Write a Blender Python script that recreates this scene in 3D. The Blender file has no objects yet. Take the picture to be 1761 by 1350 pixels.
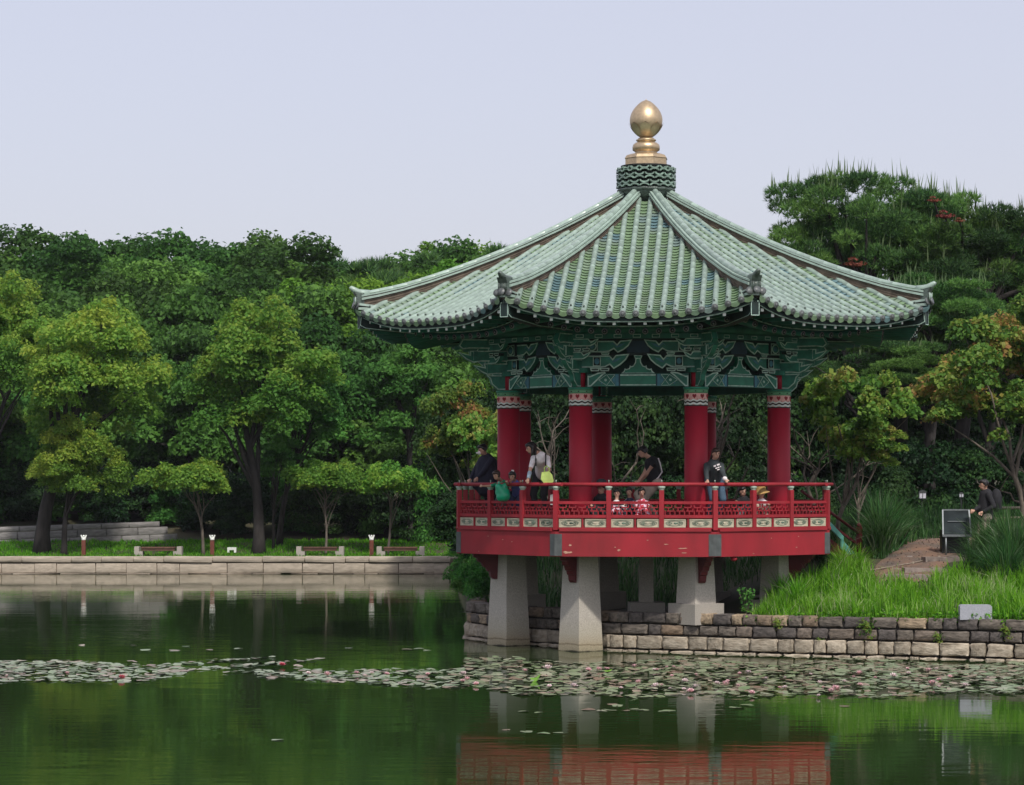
import bpy, math, random
import numpy as np
from mathutils import Matrix, Vector

# ------------------------------------------------------------------ camera, sky, sun, exposure
SC = bpy.context.scene
COL = SC.collection
F, HX, HY, EYE = 4472.0, 880.5, 830.0, 3.43      # focal length in photo pixels, principal column, horizon row, eye height

cam_d = bpy.data.cameras.new("camera")
cam = bpy.data.objects.new("camera", cam_d)
COL.objects.link(cam)
cam.location = (0, 0, EYE)
cam.rotation_euler = (math.radians(90), 0, 0)
cam_d.sensor_width = 36.0
cam_d.lens = 36.0 * F / 1761.0
cam_d.shift_y = (HY - 675.0) / 1761.0
cam_d.clip_start = 0.5
cam_d.clip_end = 3000
SC.camera = cam

SUN_EL, SUN_AZ = math.radians(50), math.radians(19)      # azimuth to the right of straight-behind-the-camera
w = bpy.data.worlds.new("World")
SC.world = w
w.use_nodes = True
nt = w.node_tree
for n in list(nt.nodes):
    nt.nodes.remove(n)
sky = nt.nodes.new("ShaderNodeTexSky")
sky.sky_type = 'NISHITA'
sky.sun_disc = False
sky.sun_elevation = SUN_EL
sky.sun_rotation = math.pi - SUN_AZ
sky.altitude = 50
sky.air_density = 1.0
sky.dust_density = 3.2
sky.ozone_density = 3.0
hz = nt.nodes.new("ShaderNodeMixRGB")                     # thin even high haze over the whole sky
hz.inputs[0].default_value = 0.60
hz.inputs[2].default_value = (5.45, 5.15, 5.75, 1)
bg = nt.nodes.new("ShaderNodeBackground")
bg.inputs[1].default_value = 0.10
wo = nt.nodes.new("ShaderNodeOutputWorld")
nt.links.new(sky.outputs[0], hz.inputs[1])
nt.links.new(hz.outputs[0], bg.inputs[0])
nt.links.new(bg.outputs[0], wo.inputs[0])

sd = bpy.data.lights.new("sun", 'SUN')
sd.energy = 2.0
sd.angle = math.radians(3.0)
sd.color = (1.0, 0.95, 0.87)
sun = bpy.data.objects.new("sun", sd)
COL.objects.link(sun)
_d = Vector((math.sin(SUN_AZ) * math.cos(SUN_EL), -math.cos(SUN_AZ) * math.cos(SUN_EL), math.sin(SUN_EL)))
sun.rotation_euler = _d.to_track_quat('Z', 'Y').to_euler()
sun.location = (20, -20, 40)

SC.view_settings.view_transform = 'Standard'
SC.view_settings.look = 'None'
SC.view_settings.exposure = 0.62
SC.view_settings.gamma = 1.0
SC.view_settings.use_curve_mapping = False
SC.render.engine = 'CYCLES'
SC.cycles.max_bounces = 8
SC.cycles.diffuse_bounces = 4
SC.cycles.glossy_bounces = 4
SC.cycles.transmission_bounces = 4
SC.cycles.transparent_max_bounces = 6
SC.cycles.caustics_reflective = False
SC.cycles.caustics_refractive = False

# ------------------------------------------------------------------ helpers
rnd = random.Random(7)
RAD = math.radians


def spot(x, y, Y):
    """world point at distance Y that the survey of the photograph puts at column x, row y"""
    return Vector(((x - HX) * Y / F, Y, EYE - (y - HY) * Y / F))


def on_water(x, y):
    Y = F * EYE / (y - HY)
    return Vector(((x - HX) * Y / F, Y, 0))


def sstep(a, b, x):
    t = min(1.0, max(0.0, (x - a) / (b - a)))
    return t * t * (3 - 2 * t)


def sink(o):
    COL.objects.link(o)
    return o


def tag(o, label=None, cat=None, group=None, kind=None):
    if label: o['label'] = label
    if cat: o['category'] = cat
    if group: o['group'] = group
    if kind: o['kind'] = kind
    return o


def empty(name, loc=(0, 0, 0), rz=0.0, label=None, cat=None, group=None, parent=None):
    o = bpy.data.objects.new(name, None)
    o.empty_display_size = 0.2
    sink(o)
    o.location = loc
    o.rotation_euler = (0, 0, rz)
    if parent: o.parent = parent
    return tag(o, label, cat, group)


def copy_tree(o, parent=None):
    c = o.copy()
    COL.objects.link(c)
    c.parent = parent
    for ch in list(o.children):
        copy_tree(ch, c)
    return c


def inst(name, mesh, parent, M=None, loc=None):
    o = bpy.data.objects.new(name, mesh)
    COL.objects.link(o)
    if parent: o.parent = parent
    if M is not None: o.matrix_local = M
    if loc is not None: o.location = loc
    return o


class MB:
    """collects shapes into one mesh"""
    def __init__(s):
        s.v = []; s.f = []; s.m = []; s.s = []

    def add(s, vs, fs, mi=0, M=None, smooth=False):
        b = len(s.v)
        if M is not None:
            vs = [M @ Vector(p) for p in vs]
        s.v.extend([tuple(p) for p in vs])
        for f in fs:
            s.f.append(tuple(i + b for i in f)); s.m.append(mi); s.s.append(smooth)
        return s

    def box(s, c, d, mi=0, M=None, taper=1.0):
        x, y, z = c; a, b, h = d[0] / 2, d[1] / 2, d[2] / 2
        vs = []
        for k, t in ((-1, 1.0), (1, taper)):
            for i, j in ((-1, -1), (1, -1), (1, 1), (-1, 1)):
                vs.append((x + i * a * t, y + j * b * t, z + k * h))
        return s.add(vs, [(3, 2, 1, 0), (4, 5, 6, 7), (0, 1, 5, 4), (1, 2, 6, 5), (2, 3, 7, 6), (3, 0, 4, 7)], mi, M)

    def bar(s, p0, p1, wd, ht, mi=0, M=None, up=(0, 0, 1)):
        p0 = Vector(p0); p1 = Vector(p1)
        d = (p1 - p0); L = d.length
        if L < 1e-6: return s
        y = d / L
        x = y.cross(Vector(up))
        if x.length < 1e-5: x = Vector((1, 0, 0))
        x.normalize(); z = x.cross(y)
        vs = []
        for t in (p0, p1):
            for i, j in ((-1, -1), (1, -1), (1, 1), (-1, 1)):
                vs.append(t + x * (i * wd / 2) + z * (j * ht / 2))
        return s.add(vs, [(0, 1, 2, 3), (7, 6, 5, 4), (0, 4, 5, 1), (1, 5, 6, 2), (2, 6, 7, 3), (3, 7, 4, 0)], mi, M)

    def tube(s, pts, radii, n=8, mi=0, M=None, caps=True):
        pts = [Vector(p) for p in pts]
        if not hasattr(radii, '__len__'): radii = [radii] * len(pts)
        vs = []; fs = []
        ref = None
        for i, p in enumerate(pts):
            d = (pts[min(i + 1, len(pts) - 1)] - pts[max(i - 1, 0)])
            if d.length < 1e-9: d = Vector((0, 0, 1))
            d.normalize()
            if ref is None:
                ref = Vector((1, 0, 0)) if abs(d.x) < 0.8 else Vector((0, 1, 0))
            x = (ref - d * ref.dot(d)).normalized(); ref = x
            y = d.cross(x)
            for k in range(n):
                a = 2 * math.pi * k / n
                vs.append(p + (x * math.cos(a) + y * math.sin(a)) * radii[i])
        for i in range(len(pts) - 1):
            for k in range(n):
                k2 = (k + 1) % n
                fs.append((i * n + k, i * n + k2, (i + 1) * n + k2, (i + 1) * n + k))
        s.add(vs, fs, mi, M, True)
        if caps:
            b = len(s.v) - len(vs)
            s.f.append(tuple(b + k for k in reversed(range(n)))); s.m.append(mi); s.s.append(False)
            s.f.append(tuple(b + (len(pts) - 1) * n + k for k in range(n))); s.m.append(mi); s.s.append(False)
        return s

    def lathe(s, prof, n=24, mi=0, M=None, smooth=True, a0=0.0):
        vs = []; fs = []
        for r, z in prof:
            for k in range(n):
                a = a0 + 2 * math.pi * k / n
                vs.append((r * math.cos(a), r * math.sin(a), z))
        for i in range(len(prof) - 1):
            for k in range(n):
                k2 = (k + 1) % n
                fs.append((i * n + k, i * n + k2, (i + 1) * n + k2, (i + 1) * n + k))
        fs.append(tuple(reversed(range(n))))
        fs.append(tuple((len(prof) - 1) * n + k for k in range(n)))
        return s.add(vs, fs, mi, M, smooth)

    def prism(s, poly, y0, y1, mi=0, M=None, line=None, lw=0.018, both=False):
        """polygon in the XZ plane extruded along Y from y0 (front) to y1; line = material of a proud outline ribbon"""
        n = len(poly)
        area = sum(poly[i][0] * poly[(i + 1) % n][1] - poly[(i + 1) % n][0] * poly[i][1] for i in range(n))
        if area < 0: poly = poly[::-1]
        vs = [(x, y0, z) for x, z in poly] + [(x, y1, z) for x, z in poly]
        fs = [tuple(range(n)), tuple(n + i for i in reversed(range(n)))]
        for i in range(n):
            j = (i + 1) % n
            fs.append((j, i, n + i, n + j))
        s.add(vs, fs, mi, M)
        if line is not None:
            ins = []
            for i in range(n):
                p = Vector(poly[i]); a = Vector(poly[i - 1]); b = Vector(poly[(i + 1) % n])
                e1 = (p - a).normalized(); e2 = (b - p).normalized()
                n1 = Vector((-e1.y, e1.x)); n2 = Vector((-e2.y, e2.x))
                m = n1 + n2
                if m.length < 0.3: m = n1
                m.normalize()
                ins.append(p + m * lw / max(0.5, m.dot(n1)))
            for yy, sgn in ((y0 - 0.004 * (1 if y1 > y0 else -1), 1),) + (((y1 + 0.004 * (1 if y1 > y0 else -1), -1),) if both else ()):
                v2 = [(x, yy, z) for x, z in poly] + [(q.x, yy, q.y) for q in ins]
                s.add(v2, [(i, (i + 1) % n, n + (i + 1) % n, n + i) for i in range(n)], line, M)
        return s

    def ell(s, c, r, n=10, m=8, mi=0, M=None):
        if not hasattr(r, '__len__'): r = (r, r, r)
        vs = [(c[0], c[1], c[2] - r[2])]
        for i in range(1, m):
            a = -math.pi / 2 + math.pi * i / m
            for k in range(n):
                b = 2 * math.pi * k / n
                vs.append((c[0] + r[0] * math.cos(a) * math.cos(b), c[1] + r[1] * math.cos(a) * math.sin(b), c[2] + r[2] * math.sin(a)))
        vs.append((c[0], c[1], c[2] + r[2]))
        fs = []
        for k in range(n): fs.append((0, 1 + (k + 1) % n, 1 + k))
        for i in range(m - 2):
            for k in range(n):
                k2 = (k + 1) % n
                fs.append((1 + i * n + k, 1 + i * n + k2, 1 + (i + 1) * n + k2, 1 + (i + 1) * n + k))
        t = len(vs) - 1; b = 1 + (m - 2) * n
        for k in range(n): fs.append((t, b + k, b + (k + 1) % n))
        return s.add(vs, fs, mi, M, True)

    def mesh(s, name, mats):
        me = bpy.data.meshes.new(name)
        me.from_pydata(s.v, [], s.f)
        for m in (mats if isinstance(mats, (list, tuple)) else [mats]):
            me.materials.append(m)
        me.polygons.foreach_set('material_index', s.m)
        me.polygons.foreach_set('use_smooth', s.s)
        me.update()
        return me

    def build(s, name, mats, parent=None, M=None, loc=None):
        return inst(name, s.mesh(name, mats), parent, M, loc)


# ------------------------------------------------------------------ materials
def mat(name, col, rough=0.6, vary=0.15, scale=6.0, bump=0.0, bscale=40.0, rand=0.0, metal=0.0, spec=0.5, col2=None, coat=0.0, randcols=None, stretch=None, detail=4.0, patchy=False):
    m = bpy.data.materials.new(name)
    m.use_nodes = True
    t = m.node_tree
    b = t.nodes["Principled BSDF"]
    b.inputs['Roughness'].default_value = rough
    b.inputs['Metallic'].default_value = metal
    b.inputs['Specular IOR Level'].default_value = spec
    b.inputs['Coat Weight'].default_value = coat
    tc = t.nodes.new("ShaderNodeTexCoord")
    src = tc.outputs['Object']
    if stretch:
        mp = t.nodes.new("ShaderNodeMapping"); mp.inputs['Scale'].default_value = stretch
        t.links.new(src, mp.inputs[0]); src = mp.outputs[0]
    oi = t.nodes.new("ShaderNodeObjectInfo")
    nz = t.nodes.new("ShaderNodeTexNoise")
    nz.noise_dimensions = '4D'
    nz.inputs['Scale'].default_value = scale
    nz.inputs['Detail'].default_value = detail
    ml = t.nodes.new("ShaderNodeMath"); ml.operation = 'MULTIPLY'; ml.inputs[1].default_value = 37.0
    t.links.new(oi.outputs['Random'], ml.inputs[0]); t.links.new(ml.outputs[0], nz.inputs['W'])
    t.links.new(src, nz.inputs['Vector'])
    rp = t.nodes.new("ShaderNodeValToRGB")
    c2 = col2 or tuple(c * (1 + vary * 1.3) for c in col)
    c1 = col if col2 else tuple(c * (1 - vary) for c in col)
    rp.color_ramp.elements[0].position = 0.32; rp.color_ramp.elements[0].color = (*c1, 1)
    rp.color_ramp.elements[1].position = 0.68; rp.color_ramp.elements[1].color = (*c2, 1)
    t.links.new(nz.outputs['Fac'], rp.inputs[0])
    out = rp.outputs[0]
    if randcols:
        nr = t.nodes.new('ShaderNodeTexNoise'); nr.inputs['Scale'].default_value = 1.7; nr.inputs['Detail'].default_value = 2
        t.links.new(oi.outputs['Location'], nr.inputs['Vector'])
        mz = t.nodes.new('ShaderNodeMapRange'); mz.inputs[1].default_value = .30; mz.inputs[2].default_value = .70; t.links.new(nr.outputs[0], mz.inputs[0])
        mj = t.nodes.new('ShaderNodeMath'); mj.operation = 'MULTIPLY_ADD'; mj.inputs[1].default_value = .30 if patchy else 1.0; mj.inputs[2].default_value = -.15 if patchy else 0.0
        t.links.new(oi.outputs['Random'], mj.inputs[0])
        ma = t.nodes.new('ShaderNodeMath'); ma.operation = 'ADD'; t.links.new(mj.outputs[0], ma.inputs[0])
        if patchy: t.links.new(mz.outputs[0], ma.inputs[1])
        else: ma.inputs[1].default_value = 0.0
        r2 = t.nodes.new("ShaderNodeValToRGB"); r2.color_ramp.interpolation = 'CONSTANT'
        els = r2.color_ramp.elements
        while len(els) < len(randcols): els.new(0.5)
        for i, (p, c) in enumerate(randcols):
            els[i].position = p; els[i].color = (*c, 1)
        t.links.new(ma.outputs[0], r2.inputs[0])
        mx = t.nodes.new("ShaderNodeMixRGB"); mx.blend_type = 'MULTIPLY'; mx.inputs[0].default_value = 1.0
        t.links.new(out, mx.inputs[1]); t.links.new(r2.outputs[0], mx.inputs[2]); out = mx.outputs[0]
    if rand:
        hs = t.nodes.new("ShaderNodeHueSaturation")
        mr = t.nodes.new("ShaderNodeMapRange"); mr.inputs[3].default_value = 1 - rand; mr.inputs[4].default_value = 1 + rand
        t.links.new(oi.outputs['Random'], mr.inputs[0]); t.links.new(mr.outputs[0], hs.inputs['Value'])
        t.links.new(out, hs.inputs['Color']); out = hs.outputs[0]
    t.links.new(out, b.inputs['Base Color'])
    if bump:
        n2 = t.nodes.new("ShaderNodeTexNoise"); n2.inputs['Scale'].default_value = bscale; n2.inputs['Detail'].default_value = 5
        t.links.new(src, n2.inputs['Vector'])
        bp = t.nodes.new("ShaderNodeBump"); bp.inputs['Strength'].default_value = bump; bp.inputs['Distance'].default_value = 0.02
        t.links.new(n2.outputs['Fac'], bp.inputs['Height']); t.links.new(bp.outputs[0], b.inputs['Normal'])
    return m


def leaf_mat(name, cols, trans=0.25, rough=0.55, rand=0.22, spec=0.16, gain=1.0):
    """cols: list of colours along the per-leaf attribute 'tint' (0..1)"""
    m = bpy.data.materials.new(name); m.use_nodes = True
    t = m.node_tree; b = t.nodes["Principled BSDF"]; out = t.nodes["Material Output"]
    at = t.nodes.new("ShaderNodeAttribute"); at.attribute_name = 'tint'
    rp = t.nodes.new("ShaderNodeValToRGB")
    els = rp.color_ramp.elements
    while len(els) < len(cols): els.new(0.5)
    for i, c in enumerate(cols):
        els[i].position = i / (len(cols) - 1); els[i].color = (c[0] * gain, c[1] * gain * 1.06, c[2] * gain * 1.5, 1)
    t.links.new(at.outputs['Fac'], rp.inputs[0])
    oi = t.nodes.new("ShaderNodeObjectInfo")
    hs = t.nodes.new("ShaderNodeHueSaturation")
    mr = t.nodes.new("ShaderNodeMapRange"); mr.inputs[3].default_value = 1 - rand; mr.inputs[4].default_value = 1 + rand
    t.links.new(oi.outputs['Random'], mr.inputs[0]); t.links.new(mr.outputs[0], hs.inputs['Value'])
    mh = t.nodes.new('ShaderNodeMath'); mh.operation = 'FRACT'; mk = t.nodes.new('ShaderNodeMath'); mk.operation = 'MULTIPLY'; mk.inputs[1].default_value = 17.3
    t.links.new(oi.outputs['Random'], mk.inputs[0]); t.links.new(mk.outputs[0], mh.inputs[0])
    mr2 = t.nodes.new('ShaderNodeMapRange'); mr2.inputs[3].default_value = .482; mr2.inputs[4].default_value = .512
    t.links.new(mh.outputs[0], mr2.inputs[0]); t.links.new(mr2.outputs[0], hs.inputs['Hue'])
    t.links.new(rp.outputs[0], hs.inputs['Color'])
    t.links.new(hs.outputs[0], b.inputs['Base Color'])
    b.inputs['Roughness'].default_value = rough
    b.inputs['Specular IOR Level'].default_value = spec
    tr = t.nodes.new("ShaderNodeBsdfTranslucent"); t.links.new(hs.outputs[0], tr.inputs[0])
    mx = t.nodes.new("ShaderNodeMixShader"); mx.inputs[0].default_value = trans
    t.links.new(b.outputs[0], mx.inputs[1]); t.links.new(tr.outputs[0], mx.inputs[2])
    t.links.new(mx.outputs[0], out.inputs[0])
    return m


M = {}
M['red'] = mat('red_paint', (0.235, 0.020, 0.026), 0.6, 0.16, 1.5, 0.2, 50, rand=0.05, spec=.3, detail=12, col2=(0.36, 0.022, 0.034), stretch=(1.6, 1.6, 0.7))
M['red_col'] = mat('column_red_paint', (0.30, 0.012, 0.028), 0.55, 0.12, 1.6, 0.08, 60, spec=.3, detail=12, col2=(0.40, 0.014, 0.034), stretch=(2, 2, .5))
M['red_dark'] = mat('dark_red_paint', (0.10, 0.010, 0.014), 0.6, 0.2, 4.0)
M['glaze'] = mat('celadon_glaze', (0.30, 0.39, 0.335), 0.32, 0.14, 9.0, 0.05, 60, rand=0.07, spec=0.6)
M['pan'] = mat('pan_tile_glaze', (0.21, 0.285, 0.215), 0.28, 0.15, 9.0, 0.05, 60, rand=0.12, spec=0.6,
               patchy=True, randcols=[(0.0, (0.62, 0.78, 1.08)), (0.13, (0.90, 0.92, 1.10)), (0.24, (0.80, 0.90, 0.80)), (0.42, (0.90, 1.0, 0.80)), (0.62, (0.86, 0.97, 0.70)), (0.82, (1.0, 1.0, 0.92))])
M['ridge'] = mat('ridge_bedding', (0.115, 0.088, 0.066), 0.9, 0.4, 6.0, 0.3, 30)
M['mortar'] = mat('tile_underlay', (0.05, 0.05, 0.045), 0.9, 0.3, 6.0)
M['disc'] = mat('end_tile_glaze', (0.11, 0.12, 0.12), 0.35, 0.3, 20.0, 0.3, 50, rand=0.2)
M['ornament'] = mat('dark_ornament_glaze', (0.07, 0.095, 0.08), 0.35, 0.4, 16.0, 0.4, 40)
M['gold'] = mat('gilt_metal', (0.56, 0.43, 0.27), 0.42, 0.12, 14.0, 0.08, 60, metal=0.8)
M['green'] = mat('green_paint', (0.020, 0.14, 0.10), 0.6, 0.25, 5.0, rand=0.1)
M['green2'] = mat('bright_green_paint', (0.022, 0.20, 0.125), 0.55, 0.2, 5.0)
M['dgreen'] = mat('deep_green_paint', (0.006, 0.020, 0.018), 0.7, 0.3, 5.0)
M['line'] = mat('pale_outline_paint', (0.42, 0.58, 0.50), 0.6, 0.3, 12.0)
M['blue'] = mat('blue_paint', (0.06, 0.20, 0.27), 0.6, 0.25, 8.0)
M['navy'] = mat('navy_paint', (0.018, 0.045, 0.070), 0.7, 0.2, 8.0)
M['rafter_end'] = mat('rafter_end_paint', (0.22, 0.205, 0.225), 0.7, 0.3, 20.0)
M['white'] = mat('white_paint', (0.74, 0.77, 0.72), 0.6, 0.12, 12.0)
M['pink'] = mat('pink_paint', (0.78, 0.40, 0.36), 0.6, 0.12, 12.0)
M['capgreen'] = mat('pale_green_paint', (0.12, 0.33, 0.17), 0.6, 0.15, 12.0)
M['black'] = mat('black_paint', (0.01, 0.014, 0.013), 0.6, 0.1, 12.0)
M['lotus'] = mat('lotus_cap_paint', (0.36, 0.44, 0.37), 0.6, 0.2, 12.0)
M['cream'] = mat('cream_panel_paint', (0.42, 0.39, 0.29), 0.7, 0.2, 10.0, 0.1, 40, rand=0.12)
M['scroll'] = mat('scroll_paint', (0.10, 0.15, 0.11), 0.7, 0.4, 12.0, rand=0.3)
M['plate'] = mat('weathered_corner_plate', (0.075, 0.085, 0.085), 0.7, 0.25, 7.0, 0.2, 30)
M['granite'] = mat('pale_granite', (0.36, 0.33, 0.29), 0.85, 0.14, 60.0, 0.15, 120, rand=0.05)
M['wood'] = mat('deck_wood', (0.10, 0.055, 0.035), 0.7, 0.3, 6.0, 0.2, 30)
M['bark'] = mat('grey_bark', (0.030, 0.026, 0.024), 0.95, 0.4, 3.0, 0.8, 14, stretch=(3, 3, 0.6))
M['bark_pale'] = mat('pale_bark', (0.12, 0.10, 0.08), 0.9, 0.4, 4.0, 0.5, 16, stretch=(3, 3, 0.7))
# ------------------------------------------------------------------ terrain and water
SHORE = [(-95, 98.1), (-60, 98.1), (-40, 98.1), (-30, 98.1), (-22, 98.1), (-16, 98.1), (-10, 98.1), (-5, 98.1), (-2.6, 98.1), (-2.1, 97.4), (-1.9, 92), (-1.6, 84), (-1.3, 76), (-1.0, 69), (-0.9, 63), (-0.85, 60), (-0.9, 57.6),
         (-0.15, 56.15), (0.95, 55.05), (2.2, 53.4), (5.1, 52.0), (9.9, 50.2), (14, 48.8), (22, 46.6), (45, 41)]


def wall_y(x):
    P = [(-0.9, 57.6), (-0.15, 56.1), (0.95, 55.0), (2.2, 53.2), (5.1, 51.8), (9.9, 50.0), (14, 48.6), (22, 46.4), (45, 41)]
    if x <= P[0][0]: return P[0][1]
    for (a, b), (c, d) in zip(P, P[1:]):
        if x <= c: return b + (d - b) * (x - a) / (c - a)
    return P[-1][1]


def height(x, y):
    zl = 0.60 + 0.5 * sstep(99, 104, y) + 1.7 * sstep(104, 118, y) + max(0, y - 118) * 0.06
    d = y - wall_y(x)
    zr = 0.74 + 0.62 * sstep(0.3, 3.6, d) + 0.62 * sstep(3.2, 10, d) + 0.5 * sstep(9, 22, d) + max(0, d - 22) * 0.03
    zu = 0.58 + 1.05 * sstep(60.2, 66, y) + 0.6 * sstep(66, 80, y)
    k = sstep(4.4, 7.0, x)
    zp = zu * (1 - k) + zr * k
    side = sstep(-1.6, 1.5, x)
    zp = 0.55 * (1 - side) + zp * side
    q = sstep(84, 104, y)
    return zp * (1 - q) + zl * q if x > -3 else zl


def ground():
    n = len(SHORE)
    dense = []
    for i in range(n - 1):
        a, b = Vector(SHORE[i]), Vector(SHORE[i + 1])
        c = max(2, int((b - a).length / 1.2))
        for k in range(c): dense.append(a.lerp(b, k / c))
    dense.append(Vector(SHORE[-1]))
    N = len(dense)
    far = []
    for i, p in enumerate(dense):
        if p.x <= -2.0 and p.y > 97: fx = -230 + (p.x + 95) / 93 * 215
        elif p.x < -0.7 and p.y > 57.5: fx = -15 + (98 - p.y) / 41 * 27
        else: fx = 12 + (p.x + 0.9) / 46 * 170
        far.append(Vector((fx, 330)))
    ts = [0, .002, .006, .012, .02, .03, .042, .056, .072, .09, .11, .135, .165, .2, .25, .32, .42, .55, .75, 1.0]
    vs = []; fs = []
    for j, t in enumerate(ts):
        for i in range(N):
            p = dense[i].lerp(far[i], t)
            z = height(p.x, p.y)
            if j > 2: z += 0.05 * math.sin(p.x * 1.3 + p.y * 0.7) * math.sin(p.y * 0.9 - p.x * .4)
            vs.append((p.x, p.y, z))
    for j in range(len(ts) - 1):
        for i in range(N - 1):
            a = j * N + i
            fs.append((a, a + 1, a + N + 1, a + N))
    # skirt down to the lake bed
    b = len(vs)
    for i in range(N): vs.append((dense[i].x, dense[i].y, -1.3))
    for i in range(N - 1): fs.append((i, b + i, b + i + 1, i + 1))
    me = bpy.data.meshes.new('ground'); me.from_pydata(vs, [], fs)
    me.polygons.foreach_set('use_smooth', [True] * len(fs)); me.update()
    m = mat('ground_soil_and_turf', (0.035, 0.05, 0.018), 0.95, 0.3, 0.8, 0.5, 12, col2=(0.07, 0.055, 0.03))
    me.materials.append(m)
    tag(inst('ground', me, None), 'grassy earth bank round the pond', None, None, 'structure')


ground()

mb = MB()
mb.add([(-140, -30, -1.35), (160, -30, -1.35), (160, 340, -1.35), (-140, 340, -1.35)], [(0, 1, 2, 3)])
tag(mb.build('lake_bed', mat('pond_mud', (0.02, 0.025, 0.012), 0.9)), 'muddy bed of the pond', None, None, 'structure')


def water():
    m = bpy.data.materials.new('pond_water'); m.use_nodes = True
    t = m.node_tree; b = t.nodes["Principled BSDF"]
    b.inputs['Base Color'].default_value = (0.020, 0.042, 0.010, 1)
    b.inputs['Roughness'].default_value = 0.035
    b.inputs['IOR'].default_value = 1.333
    tc = t.nodes.new("ShaderNodeTexCoord")
    def noise(sc, rot, scale, det):
        mp = t.nodes.new("ShaderNodeMapping"); mp.inputs['Scale'].default_value = sc; mp.inputs['Rotation'].default_value = (0, 0, rot)
        t.links.new(tc.outputs['Object'], mp.inputs[0])
        n = t.nodes.new("ShaderNodeTexNoise"); n.inputs['Scale'].default_value = scale; n.inputs['Detail'].default_value = det
        t.links.new(mp.outputs[0], n.inputs['Vector']); return n
    n1 = noise((0.55, 1.3, 1), 0.12, 3.0, 3)
    n2 = noise((0.35, 1.0, 1), -0.2, 0.9, 2)
    patch = noise((0.05, 0.12, 1), 0.0, 1.0, 2)
    rp = t.nodes.new("ShaderNodeMapRange"); rp.inputs[1].default_value = 0.45; rp.inputs[2].default_value = 0.65; rp.inputs[3].default_value = 0.25; rp.inputs[4].default_value = 1.0
    t.links.new(patch.outputs[0], rp.inputs[0])
    mu = t.nodes.new("ShaderNodeMath"); mu.operation = 'MULTIPLY'
    t.links.new(n1.outputs[0], mu.inputs[0]); t.links.new(rp.outputs[0], mu.inputs[1])
    ad = t.nodes.new("ShaderNodeMath"); ad.operation = 'ADD'
    t.links.new(mu.outputs[0], ad.inputs[0]); t.links.new(n2.outputs[0], ad.inputs[1])
    bp = t.nodes.new("ShaderNodeBump"); bp.inputs['Strength'].default_value = 0.42; bp.inputs['Distance'].default_value = 0.010
    t.links.new(ad.outputs[0], bp.inputs['Height']); t.links.new(bp.outputs[0], b.inputs['Normal'])
    mb = MB()
    mb.add([(-140, -30, 0), (160, -30, 0), (160, 150, 0), (-140, 150, 0)], [(0, 1, 2, 3)])
    tag(mb.build('water', m), 'still green pond water with faint ripples', None, None, 'structure')


water()


# ------------------------------------------------------------------ walls of individual stones
def stone_mesh(seed, mt, bev=0.12, jit=0.075):
    """unit block (1x1x1) with worn corners and uneven faces"""
    r = random.Random(seed)
    mb = MB()
    g = [-0.5, -0.5 + bev, 0.0, 0.5 - bev, 0.5]
    idx = {}; vs = []; fs = []
    def vert(i, j, k):
        key = (i, j, k)
        if key in idx: return idx[key]
        p = [g[i], g[j], g[k]]
        ext = sum(1 for q in (i, j, k) if q in (0, 4))
        if ext >= 2:
            f = 1 - bev * (0.55 if ext == 2 else 0.75)
            for a, q in enumerate((i, j, k)):
                if q in (0, 4): p[a] *= f
        p = [c + r.uniform(-jit, jit) * (0.6 if a != 1 else 1.0) for a, c in enumerate(p)]
        idx[key] = len(vs); vs.append(p); return idx[key]
    for a in range(4):
        for b in range(4):
            fs.append((vert(a, 0, b), vert(a + 1, 0, b), vert(a + 1, 0, b + 1), vert(a, 0, b + 1)))
    for a in (0, 3):
        pass
    ks = [0, 1, 3, 4]
    # sides/top/back with coarse grid
    for a in range(4):
        fs.append((vert(a, 0, 4), vert(a + 1, 0, 4), vert(a + 1, 4, 4), vert(a, 4, 4)))
        fs.append((vert(a + 1, 0, 0), vert(a, 0, 0), vert(a, 4, 0), vert(a + 1, 4, 0)))
        fs.append((vert(0, 0, a), vert(0, 0, a + 1), vert(0, 4, a + 1), vert(0, 4, a)))
        fs.append((vert(4, 0, a + 1), vert(4, 0, a), vert(4, 4, a), vert(4, 4, a + 1)))
    mb.add(vs, fs, 0, None, True)
    me = mb.mesh('stone', mt)
    return me


def along(path, s):
    for (a, b) in zip(path, path[1:]):
        a = Vector(a); b = Vector(b); L = (b - a).length
        if s <= L: return a + (b - a) * (s / L), (b - a) / L
        s -= L
    a, b = Vector(path[-2]), Vector(path[-1])
    return b, (b - a).normalized()


def stone_wall(root, path, courses, meshes, wmin, wmax, depth, seed, gap=0.014, setback=None, name='stone'):
    r = random.Random(seed)
    total = sum((Vector(b) - Vector(a)).length for a, b in zip(path, path[1:]))
    for ci, (z0, z1) in enumerate(courses):
        s = -r.uniform(0, wmin)
        while s < total:
            wdt = r.uniform(wmin, wmax)
            if r.random() < 0.15: wdt *= 0.7
            c, d = along(path, max(0, s + wdt / 2))
            hgt = (z1 - z0) - gap + r.uniform(-.012, .008)
            nrm = Vector((d.y, -d.x))               # towards the water
            off = -depth / 2 + r.uniform(-.02, .02) + (setback[ci] if setback else 0)
            p = c + nrm * off
            ang = math.atan2(d.y, d.x) + r.uniform(-.02, .02)
            Mx = Matrix.Translation((p.x, p.y, (z0 + z1) / 2)) @ Matrix.Rotation(ang, 4, 'Z') @ Matrix.Rotation(r.uniform(-.015, .015), 4, 'Y') @ Matrix.Diagonal((wdt - gap, depth, hgt, 1))
            inst(name, r.choice(meshes[ci]), root, Mx)
            s += wdt


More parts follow.
